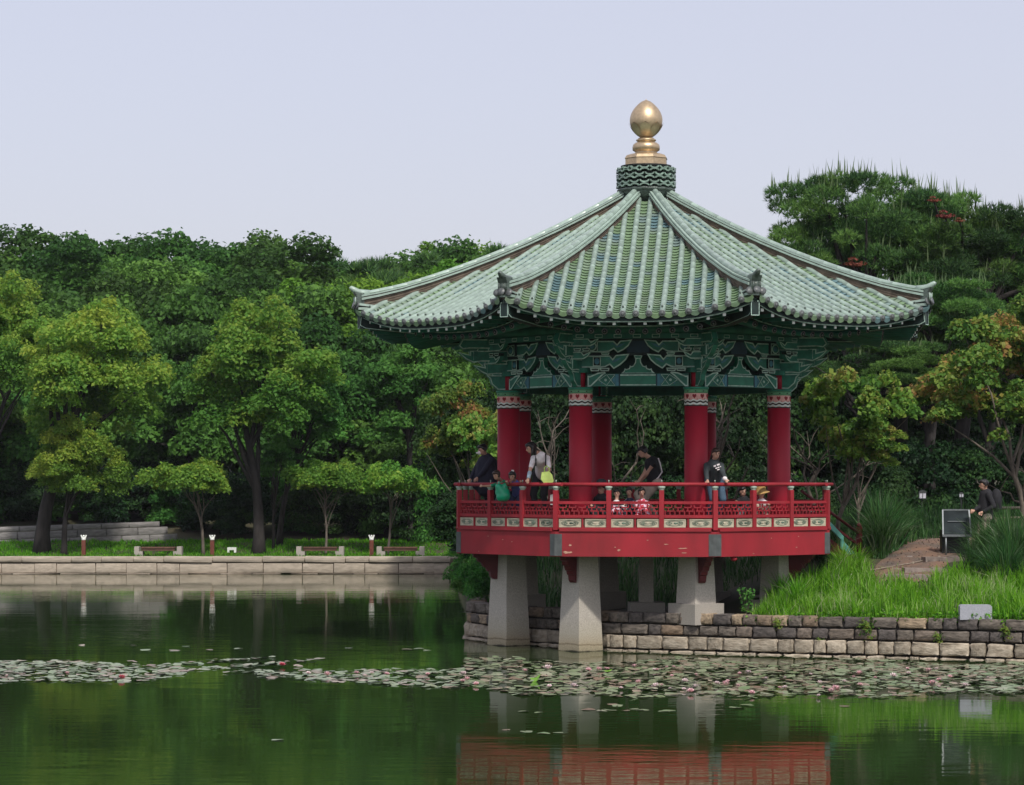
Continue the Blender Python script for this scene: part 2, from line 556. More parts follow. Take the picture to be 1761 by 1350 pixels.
m_st_low = mat('pale_rubble_stone', (0.25, 0.205, 0.15), 0.9, 0.35, 4.0, 1.0, 6, rand=0.25, col2=(0.46, 0.40, 0.31), detail=9)
m_st_up = mat('mixed_rubble_stone', (0.085, 0.072, 0.060), 0.9, 0.4, 4.0, 1.0, 6, rand=0.28, col2=(0.23, 0.195, 0.16), detail=9,
              randcols=[(0.0, (1, 1, 1)), (0.35, (0.55, 0.56, 0.62)), (0.65, (1.15, 1.0, 0.84)), (0.78, (0.8, 0.76, 0.74)), (0.9, (1.5, 1.35, 1.1))])
low = [stone_mesh(i, m_st_low) for i in range(5)]
up = [stone_mesh(20 + i, m_st_up) for i in range(6)]
W_PATH = [(-0.75, 61), (-1.0, 59.2), (-1.05, 57.5), (-0.3, 55.9), (0.8, 54.8), (1.98, 53.15), (5.0, 51.75), (9.8, 49.95), (15, 48.1)]
root = empty('stone_wall', (0, 0, 0), 0, 'rough stone retaining wall in courses along the water under and right of the pavilion', 'stone wall')
stone_wall(root, W_PATH, [(-0.32, 0.045), (0.05, 0.33), (0.335, 0.555), (0.56, 0.80)], [low, low, up, up], 0.26, 0.60, 0.34, 3, setback=[0.03, 0.0, -0.07, -0.10])
# mortar core behind the stones so that joints are dark, not open
mb = MB()
for (a, b) in zip(W_PATH, W_PATH[1:]):
    a = Vector(a); b = Vector(b); d = (b - a).normalized(); nn = Vector((-d.y, d.x))
    mb.bar((a.x + nn.x * .27, a.y + nn.y * .27, 0.12), (b.x + nn.x * .27, b.y + nn.y * .27, 0.12), 0.2, 1.1)
mb.build('rubble_core', mat('dark_wall_core', (0.03, 0.027, 0.023), 0.95), root)

m_far = mat('granite_embankment', (0.40, 0.34, 0.27), 0.9, 0.2, 5.0, 0.3, 14, rand=0.07, detail=8)
far = [stone_mesh(40 + i, m_far, 0.03, 0.006) for i in range(3)]
root = empty('granite_embankment', (0, 0, 0), 0, 'low pale granite block wall along the far side of the pond', 'stone wall')
FP = [(-33, 97.75), (-2.3, 97.75)]
stone_wall(root, FP, [(-0.3, 0.015), (0.03, 0.405), (0.43, 0.66)], [far, far, far], 1.1, 1.9, 0.5, 9, gap=0.008, setback=[0.05, 0.0, 0.03], name='granite_block')
mb = MB(); mb.box((-17.5, 98.15, 0.1), (31, 0.3, 1.02)); mb.build('wall_core', M['ridge'], root)

m_ramp = mat('grey_ramp_granite', (0.20, 0.19, 0.185), 0.9, 0.25, 4.0, 0.3, 14, rand=0.14)
ramp = [stone_mesh(60 + i, m_ramp, 0.03, 0.008) for i in range(3)]
root = empty('ramp_wall', (-16.6, 103.6, 0.80), 0, 'grey granite ramp wall rising behind the lawn at the left', 'stone wall')
for ci, (z0, z1) in enumerate([(0.0, 0.32), (0.325, 0.62), (0.625, 0.84)]):
    x = -5.2
    while x < 3.2 - ci * 0.75:
        wd = 1.0 + 0.25 * rnd.random()
        Mx = Matrix.Translation((x + wd / 2, 0.02 * ci, (z0 + z1) / 2 + 0.035 * (x + 5.2))) @ Matrix.Rotation(-0.035, 4, 'Y') @ Matrix.Diagonal((wd - .015, .5, z1 - z0 - .01, 1))
        inst('granite_block', ramp[rnd.randrange(3)], root, Mx)
        x += wd
root = empty('upper_curb_wall', (-14.2, 111, 2.05), 0, 'upper grey stone curb wall among the shrubs behind the ramp', 'stone wall')
for i in range(10):
    inst('granite_block', ramp[i % 3], root, Matrix.Translation((-5.6 + i * 1.3, 0, 0.28)) @ Matrix.Diagonal((1.285, .5, .5, 1)))
# ------------------------------------------------------------------ faint summer haze
def haze():
    m = bpy.data.materials.new('haze_air'); m.use_nodes = True
    t = m.node_tree
    for n in list(t.nodes):
        if n.type != 'OUTPUT_MATERIAL': t.nodes.remove(n)
    v = t.nodes.new("ShaderNodeVolumePrincipled")
    v.inputs['Color'].default_value = (.92, .95, 1, 1); v.inputs['Density'].default_value = 0.00012
    v.inputs['Anisotropy'].default_value = 0.2
    t.links.new(v.outputs[0], t.nodes['Material Output'].inputs['Volume'])
    mb = MB(); mb.box((10, 150, 10), (520, 400, 26.5))
    tag(mb.build('haze', m), 'faint bluish summer haze over the pond', None, None, 'stuff')


haze()
# ------------------------------------------------------------------ the pavilion
PX, PY, PROT = 2.878, 55.8, RAD(-6.2)
T22 = math.tan(RAD(22.5)); C22 = math.cos(RAD(22.5)); S22 = math.sin(RAD(22.5))
pav = empty('pavilion', (PX, PY, 0), PROT, 'octagonal red pavilion with celadon tiled roof and gold finial standing over the water', 'pavilion')
DECK = 2.70
A_DECK = 1.2071 * 3.22           # apothem of the deck
A_COL = 2.84                     # apothem of the column ring
R_COL = A_COL / C22


def face(k):
    return Matrix.Rotation(RAD(45 * k), 4, 'Z')


def vertex(k):
    """frame whose -Y axis points out through corner k (between face k and face k+1)"""
    return Matrix.Rotation(RAD(45 * k + 22.5), 4, 'Z')


PX_ROOT = Matrix.Translation((PX, PY, 0)) @ Matrix.Rotation(PROT, 4, 'Z')
VPOS = [vertex(k) @ Vector((0, -R_COL, 0)) for k in range(8)]

# --- piles
def pile(mb, s0, s1, z0, z1):
    vs = []
    for s, z in ((s0, z0), (s1, z1)):
        for i, j in ((-1, -1), (1, -1), (1, 1), (-1, 1)): vs.append((i * s / 2, j * s / 2, z))
    mb.add(vs, [(3, 2, 1, 0), (4, 5, 6, 7), (0, 1, 5, 4), (1, 2, 6, 5), (2, 3, 7, 6), (3, 0, 4, 7)])


def granite_pile():
    m = bpy.data.materials.new('stained_granite'); m.use_nodes = True
    t = m.node_tree; b = t.nodes["Principled BSDF"]; b.inputs['Roughness'].default_value = 0.85
    tc = t.nodes.new("ShaderNodeTexCoord"); geo = t.nodes.new("ShaderNodeNewGeometry")
    n = t.nodes.new("ShaderNodeTexNoise"); n.inputs['Scale'].default_value = 45; n.inputs['Detail'].default_value = 6
    t.links.new(tc.outputs['Object'], n.inputs['Vector'])
    n2 = t.nodes.new("ShaderNodeTexNoise"); n2.inputs['Scale'].default_value = 2.2; n2.inputs['Detail'].default_value = 4
    t.links.new(tc.outputs['Object'], n2.inputs['Vector'])
    sp = t.nodes.new("ShaderNodeSeparateXYZ"); t.links.new(geo.outputs['Position'], sp.inputs[0])
    ad = t.nodes.new("ShaderNodeMath"); ad.operation = 'MULTIPLY_ADD'; ad.inputs[1].default_value = 0.10
    t.links.new(n2.outputs[0], ad.inputs[0]); t.links.new(sp.outputs['Z'], ad.inputs[2])
    tide = t.nodes.new("ShaderNodeValToRGB")           # water stains: a brown tide line and a greenish foot
    e = tide.color_ramp.elements
    for p in (0.03, 0.10, 0.17, 0.20, 0.24, 0.42): e.new(p)
    cols = [(0.0, (.05, .045, .03)), (0.055, (.05, .045, .03)), (0.075, (.62, .58, .44)), (0.165, (.75, .70, .55)), (0.19, (.42, .36, .25)), (0.215, (.80, .74, .60)), (0.42, (.92, .91, .84)), (0.75, (1, 1, 1))]
    for el, (p, c) in zip(e, cols): el.position = p; el.color = (*c, 1)
    t.links.new(ad.outputs[0], tide.inputs[0])
    g = t.nodes.new("ShaderNodeValToRGB")
    g.color_ramp.elements[0].position = .3; g.color_ramp.elements[0].color = (.36, .33, .285, 1)
    g.color_ramp.elements[1].position = .7; g.color_ramp.elements[1].color = (.54, .50, .44, 1)
    t.links.new(n.outputs[0], g.inputs[0])
    mx = t.nodes.new("ShaderNodeMixRGB"); mx.blend_type = 'MULTIPLY'; mx.inputs[0].default_value = 1
    t.links.new(g.outputs[0], mx.inputs[1]); t.links.new(tide.outputs[0], mx.inputs[2])
    t.links.new(mx.outputs[0], b.inputs['Base Color'])
    return m


M['pile'] = granite_pile()
for k in range(8):
    p = VPOS[k]; wp = PX_ROOT @ p
    in_water = k in (7, 6)
    mb = MB()
    zb = -1.2 if in_water else 0.98
    top = 1.95
    s_top, s_bot = 0.50, 0.645
    sl = (s_bot - s_top) / 1.95
    pile(mb, s_top + sl * (top - zb), s_top, zb, top)
    o = mb.build('pile', M['pile'], pav, Matrix.Translation(p) @ Matrix.Rotation(RAD(45), 4, 'Z'))
    if not in_water:
        mb = MB(); mb.box((0, 0, 0.77), (0.80, 0.80, 0.42))
        mb.build('footing', M['granite'], o)
mb = MB(); pile(mb, 0.30, 0.27, 0.86, 2.0)
o = mb.build('pile', M['pile'], pav, Matrix.Rotation(RAD(8), 4, 'Z'))
mb = MB(); mb.box((0, 0, 0.72), (0.74, 0.74, 0.30)); mb.build('footing', M['granite'], o)

# --- deck: floor, edge beams, corner plates, brackets under the corners
half = A_DECK * T22
mb = MB()
oct_ = [vertex(k) @ Vector((0, -(A_DECK - .06) / C22, 0)) for k in range(8)]
mb.add([(p.x, p.y, DECK) for p in oct_] + [(p.x, p.y, DECK - 0.12) for p in oct_],
       [tuple(range(8)), tuple(reversed(range(8, 16)))] + [(k, 8 + k, 8 + (k + 1) % 8, (k + 1) % 8) for k in range(8)])
mb.build('deck_floor', M['wood'], pav)
mb = MB()
for i in range(-3, 4):
    mb.box((i * 1.0, 0, 2.20), (0.22, 7.2 - abs(i) * .9, 0.40))
mb.build('floor_joists', M['red_dark'], pav)
for k in range(8):
    mb = MB()
    a = A_DECK
    hb = (a) * T22
    hi = (a - .2) * T22
    # trapezoid beam 1.95..2.45
    vs = [(-hb, -a, 1.95), (hb, -a, 1.95), (hi, -a + .2, 1.95), (-hi, -a + .2, 1.95)]
    vs += [(x, y, 2.45) for x, y, z in vs]
    mb.add(vs, [(3, 2, 1, 0), (4, 5, 6, 7), (0, 1, 5, 4), (1, 2, 6, 5), (2, 3, 7, 6), (3, 0, 4, 7)])
    mb.box((0, -a + .07, 2.482), (2 * hb - .18, 0.20, 0.058))
    o = mb.build('edge_beam', M['red'], pav, face(k))
    # peeled flakes of paint
    if k in (0, 1, 7):
        fl = MB()
        rr = random.Random(k + 5)
        spots = [(-1.36, 2.03, .10, .03), (-1.30, 2.18, .03, .02), (-.40, 2.14, .02, .012), (-.33, 2.08, .035, .02), (.95, 2.12, .09, .014), (.62, 2.20, .05, .01), (.98, 2.03, .05, .012), (.25, 2.28, .02, .01)] if k == 0 else [(rr.uniform(-1.2, 1.2), rr.uniform(2.0, 2.4), rr.uniform(.01, .03), .01) for _ in range(4)]
        for (x, z, rx, rz) in spots:
            n = 9; ph = rr.random() * 6
            vs = [(x + rx * math.cos(j * 2 * math.pi / n) * rr.uniform(.6, 1.2), -a - .0035, z + rz * math.sin(j * 2 * math.pi / n) * rr.uniform(.5, 1.3)) for j in range(n)]
            fl.add(vs, [tuple(range(n))])
        fl.build('bare_patch', mat('bare_wood', (0.42, 0.24, 0.17), 0.8, 0.3, 20), o)
    # corner plate at corner k (between face k and k+1)
    mb = MB()
    V = vertex(k); d = 0.145
    for sgn in (-1, 1):
        R = Matrix.Rotation(RAD(22.5 * sgn), 4, 'Z')          # towards the neighbouring face
        p0 = Vector((0, -A_DECK / C22 - .012, 0)); e = Vector((sgn * C22, S22, 0))
        q = p0 + e * d; nn = Vector((sgn * -S22, C22, 0)) * .1
        vs = [(p0.x, p0.y, 1.965), (q.x, q.y, 1.965), (q.x + 0, q.y + .1, 1.965), (p0.x, p0.y + .1, 1.965)]
        vs += [(x, y, 2.40) for x, y, z in vs]
        f = [(3, 2, 1, 0), (4, 5, 6, 7), (0, 1, 5, 4), (1, 2, 6, 5), (2, 3, 7, 6), (3, 0, 4, 7)]
        mb.add(vs, f if sgn == 1 else [tuple(reversed(x)) for x in f])
    mb.build('corner_plate', M['plate'], pav, V)
    # carved bracket under the corner
    prof = [(0.0, 1.95), (0.80, 1.95), (0.76, 1.86), (0.70, 1.84), (0.67, 1.77), (0.60, 1.74), (0.56, 1.66), (0.50, 1.64), (0.47, 1.57), (0.42, 1.55), (0.40, 1.45), (0.34, 1.40), (0.0, 1.40)]
    prof = [(x - .02, z) for x, z in prof]
    mb = MB(); mb.prism(prof, -.07, .07)
    mb.build('corner_bracket', M['red_dark'], pav, V @ Matrix.Translation((0, -R_COL - .02, 0)) @ Matrix.Rotation(RAD(-90), 4, 'Z'))

# --- columns with painted heads
cb = MB(); cb.lathe([(0.245, DECK - .02), (0.24, 3.2), (0.235, 4.99)], 28)
col_me = cb.mesh('column', M['red_col'])
mb = MB()
r0 = 0.240
mb.lathe([(r0 - .006, 4.98), (r0, 5.34)], 28, 2)                 # pink ground
mb.lathe([(r0 + .006, 5.245), (r0 + .006, 5.325)], 28, 1)        # pale green band
mb.lathe([(r0 + .022, 5.326), (r0 + .022, 5.372)], 28, 3)        # green rim


def wavy(mb, z0, z1, amp, mi, r, n=96, waves=16):
    vs = []; fs = []
    for i in range(n):
        a = 2 * math.pi * i / n
        w_ = amp * math.sin(a * waves)
        for z in (z0 + w_, z1 + w_): vs.append((r * math.cos(a), r * math.sin(a), z))
    for i in range(n):
        j = (i + 1) % n
        fs.append((2 * i, 2 * j, 2 * j + 1, 2 * i + 1))
    mb.add(vs, fs, mi, None, True)


wavy(mb, 5.052, 5.080, .012, 4, r0 + .004, waves=11)
wavy(mb, 5.084, 5.112, .012, 0, r0 + .004, waves=11)
wavy(mb, 5.012, 5.048, .010, 0, r0 + .004, waves=11)
wavy(mb, 4.985, 5.006, .0, 4, r0 + .004)
for i in range(9):                                             # hearts and dots
    a = 2 * math.pi * i / 9 + .2
    hm = Matrix.Rotation(a, 4, 'Z') @ Matrix.Translation((0, -r0 - .006, 5.185))
    mb.prism([(0, -.050), (.038, -.004), (.040, .026), (.020, .042), (0, .026), (-.020, .042), (-.040, .026), (-.038, -.004)], 0, .02, 5, hm)
    mb.prism([(-.014, 0), (.014, 0), (.014, .022), (-.014, .022)], -.004, .01, 4, Matrix.Rotation(a + .1, 4, 'Z') @ Matrix.Translation((0, -r0 - .006, 5.275)))
    mb.prism([(-.006, 0), (.006, 0), (.006, .012), (-.006, .012)], 0, .01, 4, Matrix.Rotation(a + .26, 4, 'Z') @ Matrix.Translation((0, -r0 - .004, 5.118)))
cap_me = mb.mesh('painted_head', [M['white'], M['capgreen'], M['pink'], M['green2'], M['black'], M['red']])
neck = MB(); neck.lathe([(0.10, 5.36), (0.10, 5.74)], 20); neck_me = neck.mesh('column_neck', M['red_col'])
for k in range(8):
    c = inst('column', col_me, pav, vertex(k) @ Matrix.Translation((0, -R_COL, 0)))
    inst('painted_head', cap_me, c)
    inst('column_neck', neck_me, c)

# --- balustrade
bal_h = A_DECK * T22
post = MB(); post.box((0, 0, 2.88), (0.095, 0.095, 0.80))
post_me = post.mesh('post', M['red'])
lc = MB(); lc.lathe([(0.045, 3.275), (0.052, 3.285), (0.048, 3.30), (0.062, 3.31), (0.075, 3.345), (0.07, 3.352), (0.03, 3.36)], 14)
lc.lathe([(.008, 3.42), (.010, 3.455), (.014, 3.465), (.010, 3.48), (.002, 3.485)], 8)
lc_me = lc.mesh('lotus_cap', M['lotus'])
pm = MB()
pw, ph = (2 * bal_h - .1) / 6 - 0.075, 0.165
pm.box((0, 0, 0), (pw, .03, ph))
for (x0, z0, x1, z1) in ((-pw / 2, -ph / 2 + .009, pw / 2, -ph / 2 + .009), (-pw / 2, ph / 2 - .009, pw / 2, ph / 2 - .009)):
    pm.box(((x0 + x1) / 2, -.017, z0), (pw, .014, .018))
for x in (-pw / 2 + .009, pw / 2 - .009): pm.box((x, -.017, 0), (.018, .014, ph - .036))


def scroll(mb, pts, wd, y, mi):
    for a, b in zip(pts, pts[1:]):
        mb.bar((a[0], y, a[1]), (b[0], y, b[1]), .008, wd, mi, None, (0, 1, 0))


def panel(seed):
    r = random.Random(seed)
    p = MB(); p.v = list(pm.v); p.f = list(pm.f); p.m = list(pm.m); p.s = list(pm.s)
    k = .38 * pw; q = .30 * ph
    el = [(k * math.cos(a) * (1 + .06 * math.sin(3 * a)), q * math.sin(a)) for a in [i * 2 * math.pi / 20 for i in range(21)]]
    scroll(p, el, .010, -.018, 1)
    for s in (-1, 1):
        sp = [(s * (k * .55 - k * .42 * (t / 12) * math.cos(t * .9 + seed)), q * .62 * math.sin(t * .9 + seed) * (1 - t / 16)) for t in range(12)]
        scroll(p, sp, .009, -.019, 1)
    p.ell((r.uniform(-.03, .03), -.016, 0), (k * .22, .008, q * .45), 8, 5, 1 + seed % 2)
    return p.mesh('carved_panel', [M['cream'], M['scroll'], M['cream']])


panels = [panel(i) for i in range(4)]
bw = (2 * bal_h - .0) / 3 - 0.095


def fret(seed):
    f = MB(); H0, H1 = 2.79, 3.0; W = bw / 2; th = .022; dp = .03
    za, zb = H0 + .073, H0 + .143
    def hb(x0, x1, z): f.box(((x0 + x1) / 2, 0, z), (abs(x1 - x0), dp, th))
    def vb(x, z0, z1): f.box((x, .001, (z0 + z1) / 2), (th, dp - .002, z1 - z0))
    n = 5; st = 2 * W / n
    for i in range(n):
        x = -W + i * st
        a = x + st * .08; b = x + st * .80
        hb(a, b, zb); vb(a + .011, zb, H1 if (i + seed) % 2 else zb + .02); vb(x + st * .45, za, zb)
        hb(x + st * .30, x + st * 1.05 if i < n - 1 else W, za)
        vb(x + st * .80, zb, H1); vb(x + st * .62, H0, za); vb(x + st * .98, za - .02, zb - .02)
        vb(x + st * .13, H0, za); hb(x, x + st * .13, za)
    return f.mesh('fret_panel', M['red'])


frets = [fret(0), fret(1)]
for k in range(8):
    Fm = face(k); a = A_DECK - .06
    hh = a * T22
    mb = MB(); mb.tube([(-hh - .17, -a, 3.395), (-hh * .4, -a, 3.392), (hh * .3, -a, 3.396), (hh + .17, -a, 3.394)], [.036, .041, .040, .036], 12)
    mb.build('handrail', M['red'], pav, Fm)
    mb = MB(); mb.box((0, -a, 3.03), (2 * hh - .05, .06, .055)); mb.box((0, -a, 2.755), (2 * hh - .05, .07, .06)); mb.box((0, -a + .03, 2.60), (2 * hh - .1, .04, .25)); mb.box((0, -a, 2.52), (2 * hh - .07, .085, .022))
    o = mb.build('rail_frame', M['red'], pav, Fm)
    for i in range(3):
        inst('fret_panel', frets[(i + k) % 2], o, Matrix.Translation(((i - 1) * (2 * hh) / 3, -a, 0)) @ Matrix.Diagonal((hh / bal_h, 1, 1, 1)))
        for s in (-1, 1):
            x = (i - 1) * (2 * hh) / 3 + s * hh / 6
            inst('carved_panel', panels[(i * 2 + k + (s > 0)) % 4], o, Matrix.Translation((x * .99, -a - .005, 2.618)))
            if s == 1:
                mb = MB(); mb.box(((i - 1) * 2 * hh / 3, -a - .012, 2.62), (.03, .05, .18)); mb.build('mullion', M['red'], o)
        if i < 2:
            pp = inst('post', post_me, pav, Fm @ Matrix.Translation(((i - .5) * 2 * hh / 3, -a - .01, 0)))
            inst('lotus_cap', lc_me, pp)
    pp = inst('post', post_me, pav, vertex(k) @ Matrix.Translation((0, -a / C22 - .01, 0)))
    inst('lotus_cap', lc_me, pp)

# --- tie beams, flower boards
L = A_COL * T22
for k in range(8):
    mb = MB(); a = A_COL
    mb.box((0, -a, 5.52), (2 * L - .30, .16, .255), 0)
    y = -a - .083
    def strip(x0, x1, z0, z1, mi, yy=0.0):
        mb.box(((x0 + x1) / 2, y - yy, (z0 + z1) / 2), (x1 - x0, .008 + yy, z1 - z0), mi)
    strip(-.36, .36, 5.605, 5.632, 2); strip(-.36, .36, 5.408, 5.43, 2); strip(-.36, .36, 5.434, 5.60, 1)
    for s in (-1, 1):
        x0, x1 = (.365, .39) if s > 0 else (-.39, -.365)
        strip(x0, x1, 5.40, 5.64, 4)
        x0, x1 = (.395, .46) if s > 0 else (-.46, -.395)
        strip(x0, x1, 5.40, 5.64, 3)
        for (xa, za, xb, zb) in ((.47, 5.41, .64, 5.63), (.47, 5.63, .64, 5.41), (.64, 5.41, .80, 5.52), (.64, 5.63, .80, 5.52), (.47, 5.41, .62, 5.41), (.47, 5.63, .62, 5.63)):
            mb.bar((s * xa, y - .004, za), (s * xb, y - .004, zb), .008, .018, 2, None, (0, 1, 0))
        mb.prism([(s * .47, 5.44), (s * .53, 5.52), (s * .47, 5.60)], y - .003, y + .01, 3)
        mb.ell((s * .66, y, 5.52), (.028, .01, .028), 10, 6, 2); mb.ell((s * .74, y, 5.455), (.02, .01, .02), 8, 6, 3)
    mb.build('tie_beam', [M['green'], M['green2'], M['line'], M['blue'], M['navy']], pav, face(k))
    mb = MB()
    half_p = [(0, 5.97), (.05, 5.97), (.06, 5.88), (.10, 5.81), (.15, 5.795), (.165, 5.825), (.18, 5.76), (.24, 5.74), (.27, 5.76), (.29, 5.70), (.345, 5.655)]
    poly = half_p + [(-x, z) for x, z in reversed(half_p) if x > 0]
    mb.prism(poly, -a - .05, -a + .05, 0, None, 1, .020)
    mb.prism([(-.06, 5.955), (.06, 5.955), (.085, 6.02), (-.085, 6.02)], -a - .07, -a + .07, 0, None, 1, .014)
    mb.build('flower_board', [M['green2'], M['line']], pav, face(k))
    # upper beams
    mb = MB()
    mb.box((0, -a, 6.05), (2 * L, .09, .055), 1)
    mb.box((0, -a, 6.345), (2 * L + .06, .10, .05), 1)
    mb.box((0, -a, 6.20), (.46, .06, .24), 2)
    mb.box((0, -a + .02, 6.48), (2 * L + .06, .12, .22), 0)
    a2 = a + .42; L2 = a2 * T22
    mb.box((0, -a2, 6.395), (2 * L2, .10, .10), 0)
    mb.tube([(-L2 - .04, -a2, 6.55), (L2 + .04, -a2, 6.55)], .10, 10, 0)
    for i in range(-3, 4):
        x = i * L2 / 3.5
        mb.prism([(x - .08, 6.36), (x + .08, 6.36), (x + .08, 6.43), (x - .08, 6.43)], -a2 - .056, -a2 - .045, 3, None, 4, .012)
    mb.build('purlin', [M['green'], M['dgreen'], M['navy'], M['green'], M['line']], pav, face(k))


# --- bracket sets on the column heads
def bracket_mesh():
    b = MB(); G, LN, BL, RD, DK = 0, 1, 2, 3, 4
    b.box((0, 0, 5.715), (.34, .34, .09), G)
    for s in (-1, 1):
        # frame along the neighbouring face: x outwards from the column
        E = Matrix.Rotation(RAD(22.5) * s, 4, 'Z') @ Matrix.Diagonal((s, 1, 1, 1))
        # curved arm springing from the column head
        b.prism([(.15, 5.385), (.22, 5.385), (.44, 5.60), (.52, 5.66), (.50, 5.69), (.36, 5.67), (.20, 5.60), (.15, 5.61)], -.105, .05, G, E, LN, .028)
        for x in (.30, .50):
            b.prism([(x - .085, 5.70), (x + .085, 5.70), (x + .10, 5.765), (x - .10, 5.765)], -.10, .08, DK, E, LN, .021)
        b.prism([(0, 5.775), (0, 6.02), (.60, 6.02), (.66, 5.955), (.72, 6.03), (1.0, 6.055), (.93, 5.93), (.82, 5.83), (.68, 5.745), (.60, 5.83), (.51, 5.785), (.42, 5.775)], -.06, .05, G, E, LN, .026)
        b.prism([(.52, 5.93), (.60, 5.955), (.66, 5.87), (.74, 5.90), (.84, 5.975), (.72, 5.95), (.655, 5.895), (.60, 5.975)], -.068, -.06, BL, E)
        b.prism([(.26, 5.80), (.42, 5.80), (.42, 6.0), (.26, 6.0)], -.115, -.06, DK, E, LN, .016)
        b.ell((.34, -.118, 5.90), (.052, .012, .066), 12, 6, BL, E)
        b.prism([(0, 6.085), (0, 6.32), (.68, 6.32), (.75, 6.25), (.81, 6.32), (1.06, 6.345), (.98, 6.21), (.88, 6.13), (.76, 6.075), (.68, 6.15), (.58, 6.095), (.46, 6.085)], -.06, .05, G, E, LN, .026)
        b.prism([(.60, 6.215), (.67, 6.255), (.74, 6.18), (.82, 6.20), (.92, 6.27), (.80, 6.25), (.745, 6.205), (.67, 6.28)], -.068, -.06, BL, E)
        b.prism([(.12, 6.09), (.36, 6.09), (.36, 6.32), (.12, 6.32)], -.13, -.06, DK, E, LN, .018)
        b.prism([(.24 + .10 * math.cos(q * .4488), 6.205 + .10 * math.sin(q * .4488)) for q in range(14)], -.142, -.132, G, E, LN, .022)
        b.ell((.24, -.14, 6.205), (.05, .014, .05), 12, 6, BL, E)
        b.prism([(.44, 6.03), (.58, 6.03), (.60, 6.08), (.42, 6.08)], -.09, .07, G, E, LN, .016)
        # outer arms, one step out
        E2 = Matrix.Translation((0, -.40, 0)) @ E
        b.prism([(0, 5.93), (0, 6.08), (.20, 6.08), (.25, 6.02), (.30, 6.05), (.40, 6.08), (.33, 5.98), (.24, 5.93)], -.05, .05, G, E2, LN, .021)
        b.prism([(0, 6.19), (0, 6.35), (.34, 6.35), (.40, 6.28), (.46, 6.32), (.56, 6.35), (.48, 6.24), (.38, 6.19)], -.05, .05, G, E2, LN, .021)
        for x in (.12, .30):
            b.prism([(x - .06, 6.09), (x + .06, 6.09), (x + .08, 6.15), (x - .08, 6.15)], -.07, .07, DK, E2, LN, .016)
            b.prism([(x - .06, 6.355), (x + .06, 6.355), (x + .08, 6.40), (x - .08, 6.40)], -.07, .07, DK, E2, LN, .016)
    # tongues through the corner (in the radial plane; x = outwards)
    Rm = Matrix.Rotation(RAD(-90), 4, 'Z')
    b.prism([(-.2, 5.40), (.24, 5.385), (.38, 5.50), (.42, 5.62), (.50, 5.69), (-.2, 5.69)], -.045, .045, G, Rm, LN, .024, True)
    b.prism([(-.4, 5.72), (.30, 5.72), (.48, 5.70), (.62, 5.76), (.78, 5.90), (.64, 5.88), (.54, 5.86), (.56, 5.94), (-.4, 5.95)], -.05, .05, G, Rm, LN, .024, True)
    b.prism([(-.4, 5.98), (.60, 5.98), (.78, 5.95), (.94, 6.02), (1.12, 6.17), (.96, 6.14), (.86, 6.12), (.86, 6.20), (-.4, 6.22)], -.05, .05, G, Rm, LN, .024, True)
    b.prism([(-.4, 6.25), (.86, 6.25), (1.02, 6.23), (1.10, 6.30), (1.02, 6.44), (-.4, 6.46)], -.055, .055, G, Rm, LN, .024, True)
    b.prism([(-.075, 5.74), (.075, 5.74), (.075, 5.92), (-.075, 5.92)], -.48, -.40, G, None, LN, .028)
    b.prism([(-.085, 6.0), (.085, 6.0), (.085, 6.19), (-.085, 6.19)], -.78, -.70, G, None, LN, .028)
    b.box((0, -.60, 6.10), (.09, .22, .06), DK)
    return b.mesh('bracket_set', [mat('bracket_green', (0.028, 0.19, 0.135), .6, .3, 7, rand=.1), M['line'], M['blue'], M['red'], M['dgreen']])


br_me = bracket_mesh()
for k in range(8):
    inst('bracket_set', br_me, pav, vertex(k) @ Matrix.Translation((0, -R_COL, 0)))

# added backing, shade of the gaps behind the brackets put into its dark green
M_INNER = mat('gap_shade_green', (0.010, 0.055, 0.042), .7, .3, 6)
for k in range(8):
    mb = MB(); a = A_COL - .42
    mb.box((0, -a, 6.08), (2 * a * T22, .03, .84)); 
    mb.build('shade_backing', [M_INNER, M['green'], M['line']], pav, face(k))
# ceiling inside the brackets
mb = MB()
pc = [vertex(k) @ Vector((0, -(A_COL + .02) / C22, 0)) for k in range(8)]
mb.add([(p.x, p.y, 6.50) for p in pc], [tuple(reversed(range(8)))])
mb.build('ceiling', M['dgreen'], pav)
# ------------------------------------------------------------------ the roof
def upturn(u, r):
    t = min(1.06, abs(u) / max(.05, r * T22))
    return 0.40 * (r / 5.75) ** 1.8 * t ** 2.8


def S(u, r):
    q = r - .6
    return 9.33 - .64 * q + .0233 * q * q + upturn(u, r)


def r_eave(u):
    t = min(1.0, abs(u) / (5.72 * T22))
    return 5.75 + .16 * t * t


def frame_at(u, r, lift=0.0):
    e = .02
    su = (S(u + e, r) - S(u - e, r)) / (2 * e)
    sr = (S(u, r + e) - S(u, r - e)) / (2 * e)
    x = Vector((1, 0, su)); y = Vector((0, 1, -sr)).normalized()
    z = x.cross(y).normalized(); x = y.cross(z)
    p = Vector((u, -r, S(u, r))) + z * lift
    return Matrix(((x.x, y.x, z.x, p.x), (x.y, y.y, z.y, p.y), (x.z, y.z, z.z, p.z), (0, 0, 0, 1)))


